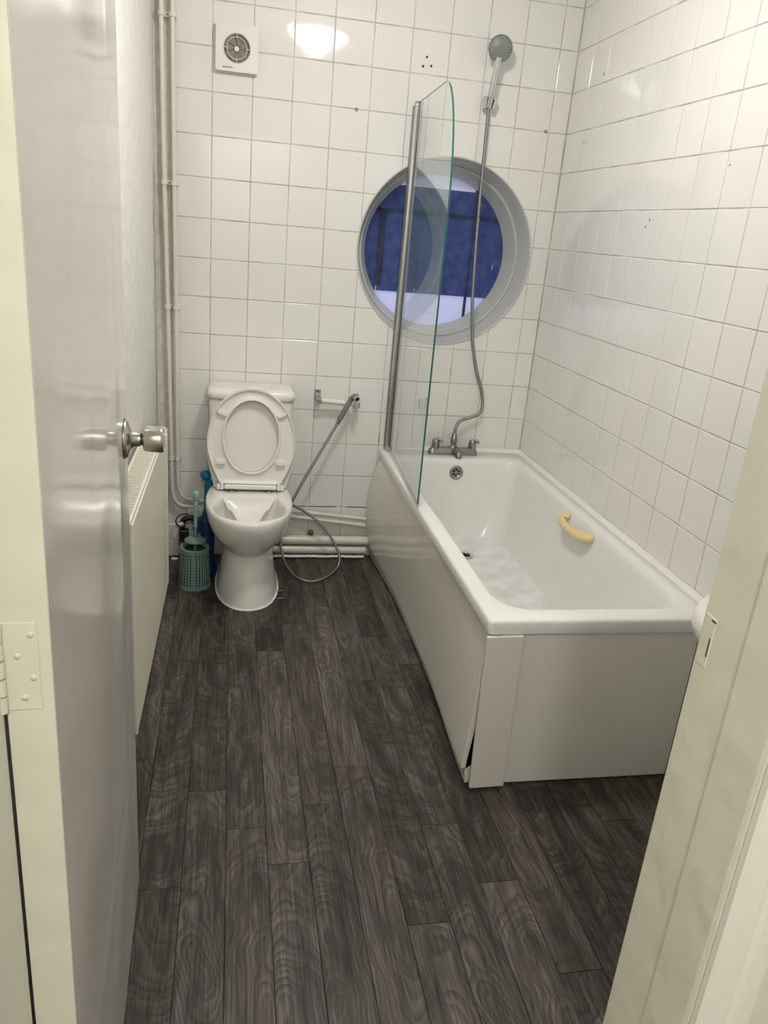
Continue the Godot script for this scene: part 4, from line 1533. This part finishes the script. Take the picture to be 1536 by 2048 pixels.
# ---------------------------------------------- things by the toilet's left
func build_corner_things() -> void:
	var b := thing("toilet_brush", "pale aqua toilet brush standing in its holder with lid raised", "toilet brush")
	var p := thing("brush_holder", "pierced teal plastic brush pot on the floor beside the toilet", "brush holder")
	var at := Vector3(-0.045, 0, 0.325)
	var s := st()
	# wall with rows of small upright slots cut through it
	smooth(s)
	var n := 96
	var heights := [0.0, 0.004, 0.012]
	for k in 11:
		heights.append(0.018 + k * 0.0128)
		heights.append(0.018 + k * 0.0128 + 0.0088)
	heights.append_array([0.158, 0.166, 0.170])
	var rows := []
	for y: float in heights:
		var ring := PackedVector3Array()
		for j in n:
			var a := TAU * j / n
			var r := lerpf(0.0655, 0.0575, y / 0.17) + (0.0015 if y < 0.005 or y > 0.163 else 0.0)
			ring.append(at + Vector3(cos(a) * r, y, sin(a) * r))
		rows.append(ring)
	for i in rows.size() - 1:
		var slot_row := i >= 3 and i < 3 + 22 and (i - 3) % 2 == 0
		for j in n:
			var blank := j % 24 < 3          # plain upright bands
			if slot_row and j % 3 == 0 and not blank:
				continue
			var k := (j + 1) % n
			quad(s, rows[i][j], rows[i][k], rows[i + 1][k], rows[i + 1][j])
	obj("pierced_wall", s, M.teal_plastic, p)
	s = st()
	lathe(s, [Vector2(0.0585, 0.170), Vector2(0.0575, 0.174), Vector2(0.053, 0.1745), Vector2(0.0425, 0.170), Vector2(0.0415, 0.162)], at, Vector3.UP, 48, false)
	obj("rim", s, M.teal_plastic, p)
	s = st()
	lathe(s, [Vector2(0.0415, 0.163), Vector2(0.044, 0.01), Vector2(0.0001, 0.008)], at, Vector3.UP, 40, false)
	obj("liner", s, M.teal_dark, p)  # darkened colour stands in for shade seen through the slots
	s = st()
	lathe(s, [Vector2(0.064, 0.0), Vector2(0.064, 0.004), Vector2(0.0001, 0.004)], at, Vector3.UP, 40, false)
	obj("foot", s, M.teal_dark, p)
	# brush
	var q := at + Vector3(0.0, 0.0, 0.0)
	var dir := Vector3(0.012, 1.0, 0.0).normalized()
	s = st()
	tube(s, [q + dir * 0.06, q + dir * 0.262], 0.0055, 14)
	obj("stem", s, M.teal_plastic, b)
	s = st()
	var prof := []
	for k in 14:
		var y := 0.262 + k * 0.0078
		var r := lerpf(0.0068, 0.0098, k / 13.0)
		prof.append(Vector2(r, y)); prof.append(Vector2(r, y + 0.0045)); prof.append(Vector2(r * 0.83, y + 0.0053)); prof.append(Vector2(r * 0.83, y + 0.0074))
	prof.append(Vector2(0.0112, 0.374)); prof.append(Vector2(0.0118, 0.405)); prof.append(Vector2(0.0105, 0.411)); prof.append(Vector2(0.006, 0.413))
	lathe(s, prof, q, dir, 20)
	obj("grip", s, M.aqua_plastic, b)
	s = st()
	lathe(s, [Vector2(0.044, 0.199), Vector2(0.0435, 0.203), Vector2(0.03, 0.212), Vector2(0.014, 0.219), Vector2(0.0125, 0.219), Vector2(0.0125, 0.214), Vector2(0.03, 0.206), Vector2(0.043, 0.199), Vector2(0.044, 0.199)], q, dir, 40, false)
	lathe(s, [Vector2(0.0045, 0.0), Vector2(0.0045, 0.012), Vector2(0.003, 0.014)], q + Vector3(0.019, 0.2135, -0.012), Vector3.UP, 12)
	obj("lid", s, M.teal_plastic, b)
	s = st()
	for k in 220:
		var a := rng.randf() * TAU
		var y := rng.randf_range(0.05, 0.13)
		var r := rng.randf_range(0.026, 0.036)
		flat(s)
		var base := q + Vector3(0, y, 0)
		var tip := q + Vector3(cos(a) * r, y + rng.randf_range(-0.012, 0.012), sin(a) * r)
		var w := Vector3(-sin(a), 0.3, cos(a)) * 0.0011
		tri(s, base + w, base - w, tip)
	var br := obj("bristles", s, M.aqua_plastic, b)
	br.set_meta("kind", "stuff")
	lathe_part("brush_core", [Vector2(0.012, 0.05), Vector2(0.014, 0.14), Vector2(0.006, 0.152)], q, M.teal_dark, b)

	# plunger
	var g := thing("plunger", "blue drain plunger with ribbed teal grip half hidden behind the toilet pan", "plunger")
	var pc := Vector3(-0.006, 0, 0.200)
	s = st()
	lathe(s, [Vector2(0.004, 0.462), Vector2(0.014, 0.460), Vector2(0.021, 0.452), Vector2(0.0235, 0.442), Vector2(0.021, 0.434), Vector2(0.0145, 0.427), Vector2(0.0135, 0.42)], pc, Vector3.UP, 28)
	obj("knob", s, M.plunger_teal, g)
	s = st()
	prof = [Vector2(0.0135, 0.422), Vector2(0.0145, 0.41)]
	for k in 8:
		var y := 0.40 - k * 0.0135
		prof.append(Vector2(0.0172, y)); prof.append(Vector2(0.0172, y - 0.006)); prof.append(Vector2(0.0152, y - 0.0085)); prof.append(Vector2(0.0152, y - 0.011))
	prof.append(Vector2(0.0165, 0.285)); prof.append(Vector2(0.0165, 0.27))
	lathe(s, prof, pc, Vector3(0.03, 1, 0), 24)
	obj("grip", s, M.plunger_teal, g)
	s = st()
	lathe(s, [Vector2(0.0155, 0.275), Vector2(0.017, 0.262), Vector2(0.034, 0.25), Vector2(0.036, 0.244), Vector2(0.036, 0.06), Vector2(0.042, 0.045), Vector2(0.05, 0.02), Vector2(0.051, 0.001)], pc + Vector3(0.002, 0, 0), Vector3.UP, 32)
	obj("barrel", s, M.plunger_navy, g)

	# plumbing clutter in the corner
	var j := thing("junction_box", "small grey box on the back wall under the bent pipes", "junction box")
	box_part("box", Vector3(-0.088, 0.192, 0.0006), Vector3(-0.02, 0.234, 0.055), 0.004, M.pipe_paint, j)
	var v := thing("black_valve", "black plastic valve and elbow in the corner behind the brush pot", "valve")
	s = st()
	tube(s, curve([Vector3(-0.045, 0.195, 0.075), Vector3(-0.075, 0.205, 0.078), Vector3(-0.098, 0.198, 0.08), Vector3(-0.108, 0.178, 0.082), Vector3(-0.109, 0.15, 0.082)], 0.006), 0.012, 14)
	obj("elbow", s, M.black_plastic, v)
	box_part("body", Vector3(-0.121, 0.098, 0.06), Vector3(-0.082, 0.152, 0.104), 0.004, M.black_plastic, v)
	s = st()
	lathe(s, [Vector2(0.010, 0.0), Vector2(0.011, 0.008), Vector2(0.007, 0.022)], Vector3(-0.109, 0.178, 0.094), Vector3(-0.2, 0.5, 0.8), 14)
	obj("lever", s, M.clip_plastic, v)
	s = st()
	tube(s, curve([Vector3(-0.084, 0.216, 0.06), Vector3(-0.115, 0.216, 0.07), Vector3(-0.134, 0.198, 0.075), Vector3(-0.134, 0.176, 0.078), Vector3(-0.118, 0.16, 0.08)], 0.006), 0.0028, 8)
	obj("cable", s, M.black_plastic, v)
	s = st()
	tube(s, [Vector3(-0.098, 0.1, 0.08), Vector3(-0.098, 0.001, 0.08)], 0.009, 14)
	obj("drop_pipe", s, M.black_plastic, v)
	box_part("fitting", Vector3(-0.062, 0.15, 0.066), Vector3(-0.036, 0.186, 0.094), 0.004, M.black_plastic, v)
	var sb := thing("plaster_block", "rough boxed-in plaster stub at the foot of the left corner", "boxing")
	box_part("block", Vector3(-0.204, 0.001, 0.004), Vector3(-0.128, 0.156, 0.03), 0.004, M.flaking_plaster, sb)
	var d := thing("paper_scrap", "small white paper scrap on the floor beside the brush pot", "litter")
	s = st()
	bx(s, Vector3(-0.013, 0.0, -0.010), Vector3(0.013, 0.0045, 0.010), 0.001, Transform3D(Basis(Vector3.UP, -0.5), Vector3(-0.143, 0.0005, 0.062)))
	obj("scrap", s, M.paper, d)

func lathe_part(called: String, prof: Array, at: Vector3, m: Material, parent: Node) -> void:
	var s := st()
	lathe(s, prof, at, Vector3.UP, 24)
	obj(called, s, m, parent)

func build_basin() -> void:
	var b := thing("wash_basin", "white wall-hung basin rim showing past the latch-side door lining", "basin", Vector3(0.036, -0.055, 0))
	var s := st()
	smooth(s)
	var rows := []
	# plan: half oval standing out from the right wall; [scale, y, inset]
	for e: Array in [[0.45, 0.66], [0.62, 0.672], [0.82, 0.70], [0.95, 0.735], [1.0, 0.765], [1.0, 0.79], [0.985, 0.803], [0.96, 0.806], [0.88, 0.805], [0.82, 0.79], [0.7, 0.74], [0.45, 0.705], [0.1, 0.70]]:
		var ring := PackedVector3Array()
		for i in 41:
			var a := PI / 2 + PI * i / 40.0
			var c := cos(a)
			var sn := sin(a)
			var k: float = e[0]
			ring.append(Vector3(RIGHT_X - 0.001 + signf(c) * pow(absf(c), 0.8) * 0.412 * k, e[1], 2.115 + signf(sn) * pow(absf(sn), 0.8) * 0.235 * k))
		rows.append(ring)
	grid(s, rows)
	obj("bowl", s, M.ceramic, b)
	s = st()
	lathe(s, [Vector2(0.03, 0.66), Vector2(0.03, 0.61), Vector2(0.02, 0.6), Vector2(0.02, 0.5)], Vector3(1.28, 0, 2.115), Vector3.UP, 20)
	tube(s, curve([Vector3(1.28, 0.51, 2.115), Vector3(1.285, 0.47, 2.115), Vector3(1.33, 0.46, 2.115), Vector3(1.42, 0.46, 2.115)], 0.01), 0.018, 16)
	obj("trap", s, M.waste_pipe, b)
	s = st()
	lathe(s, [Vector2(0.018, 0.805), Vector2(0.018, 0.85), Vector2(0.014, 0.86)], Vector3(1.35, 0, 2.115), Vector3.UP, 20)
	tube(s, curve([Vector3(1.35, 0.84, 2.115), Vector3(1.30, 0.855, 2.115), Vector3(1.25, 0.84, 2.115)], 0.01), 0.010, 12)
	obj("tap", s, M.chrome, b)

# --------------------------------------------------- small marks on the walls
func build_marks() -> void:
	var wr := get_node("wall_right")
	# three red wall plugs
	for e: Array in [[0.811, 2.100, "top one of the three"], [0.799, 2.067, "lower one towards the extractor fan"], [0.831, 2.071, "lower one towards the shower head"]]:
		var t := thing("wall_plug", "red wall plug in a tile above the shower screen, %s" % e[2], "wall plug", Vector3.ZERO, "three red wall plugs")
		var s := st()
		lathe(s, [Vector2(0.0048, 0.0006), Vector2(0.0046, 0.0018), Vector2(0.0024, 0.0018), Vector2(0.002, 0.0008)], Vector3(e[0], e[1], 0), Vector3.BACK, 14, false)
		obj("collar", s, M.red_plug, t)
		s = st()
		lathe(s, [Vector2(0.0024, 0.001), Vector2(0.0001, 0.0008)], Vector3(e[0], e[1], 0), Vector3.BACK, 12, false)
		obj("hole", s, M.hole, t)
	for e: Array in [[0.5495, 1.889, "left of the shower screen"], [1.334, 1.892, "near the right corner"]]:
		var t := thing("screw_eye", "tiny grey screw eye in a grout line %s" % e[2], "hook", Vector3.ZERO, "screw eyes in the back wall")
		var s := st()
		var ring := []
		for k in 13:
			ring.append(Vector3(e[0] + cos(TAU * k / 12) * 0.005, e[1] + sin(TAU * k / 12) * 0.005, 0.005))
		tube(s, ring, 0.0014, 6, false)
		tube(s, [Vector3(e[0] - 0.005, e[1], 0.0006), Vector3(e[0] - 0.005, e[1], 0.006)], 0.0014, 6)
		obj("eye", s, M.grey_plastic, t)
	# dark scuffs on the right wall tiles
	var s := st()
	for e: Array in [[1.84, 0.19, 0.010], [1.84, 0.215, 0.009], [1.555, 0.83, 0.010], [1.535, 0.81, 0.009], [2.06, 0.28, 0.02], [1.70, 1.22, 0.006]]:
		flat(s)
		var z: float = e[1]
		var y: float = e[0]
		var l: float = e[2]
		quad(s, Vector3(RIGHT_X - 0.0012, y, z), Vector3(RIGHT_X - 0.0012, y + l * 0.5, z + 0.0035), Vector3(RIGHT_X - 0.0012, y + l, z + 0.001), Vector3(RIGHT_X - 0.0012, y + l * 0.4, z - 0.002))
	obj("scuff_marks", s, M.mark_dark, wr)
	# stained and cracked joints low on the back wall
	var wb := get_node("wall_back")
	for e: Array in [[0.93, 1.005, 0.840], [0.925, 0.985, 0.690]]:
		box_part("stained_joint", Vector3(e[0], e[2] - 0.0014, -0.0018), Vector3(e[1], e[2] + 0.0014, -0.0006), 0.0, M.rust, wb)
	for e: Array in [[0.30, 0.445, 0.0010], [0.452, 0.575, 0.0016], [0.625, 0.722, 0.0014]]:
		box_part("open_joint", Vector3(e[0], 0.240 - e[2], -0.0018), Vector3(e[1], 0.240 + e[2], -0.0008), 0.0, M.hole, wb)
	box_part("stained_joint", Vector3(0.7485, 0.545, -0.0018), Vector3(0.7515, 0.60, -0.0006), 0.0, M.red_plug, wb)
	# white wall socket-like clip behind the screen
	var t := thing("soap_clip", "small chrome clip on the tiles above the bath taps", "clip")
	box_part("plate", Vector3(0.915, 0.718, 0.0006), Vector3(0.935, 0.762, 0.012), 0.003, M.chrome, t)
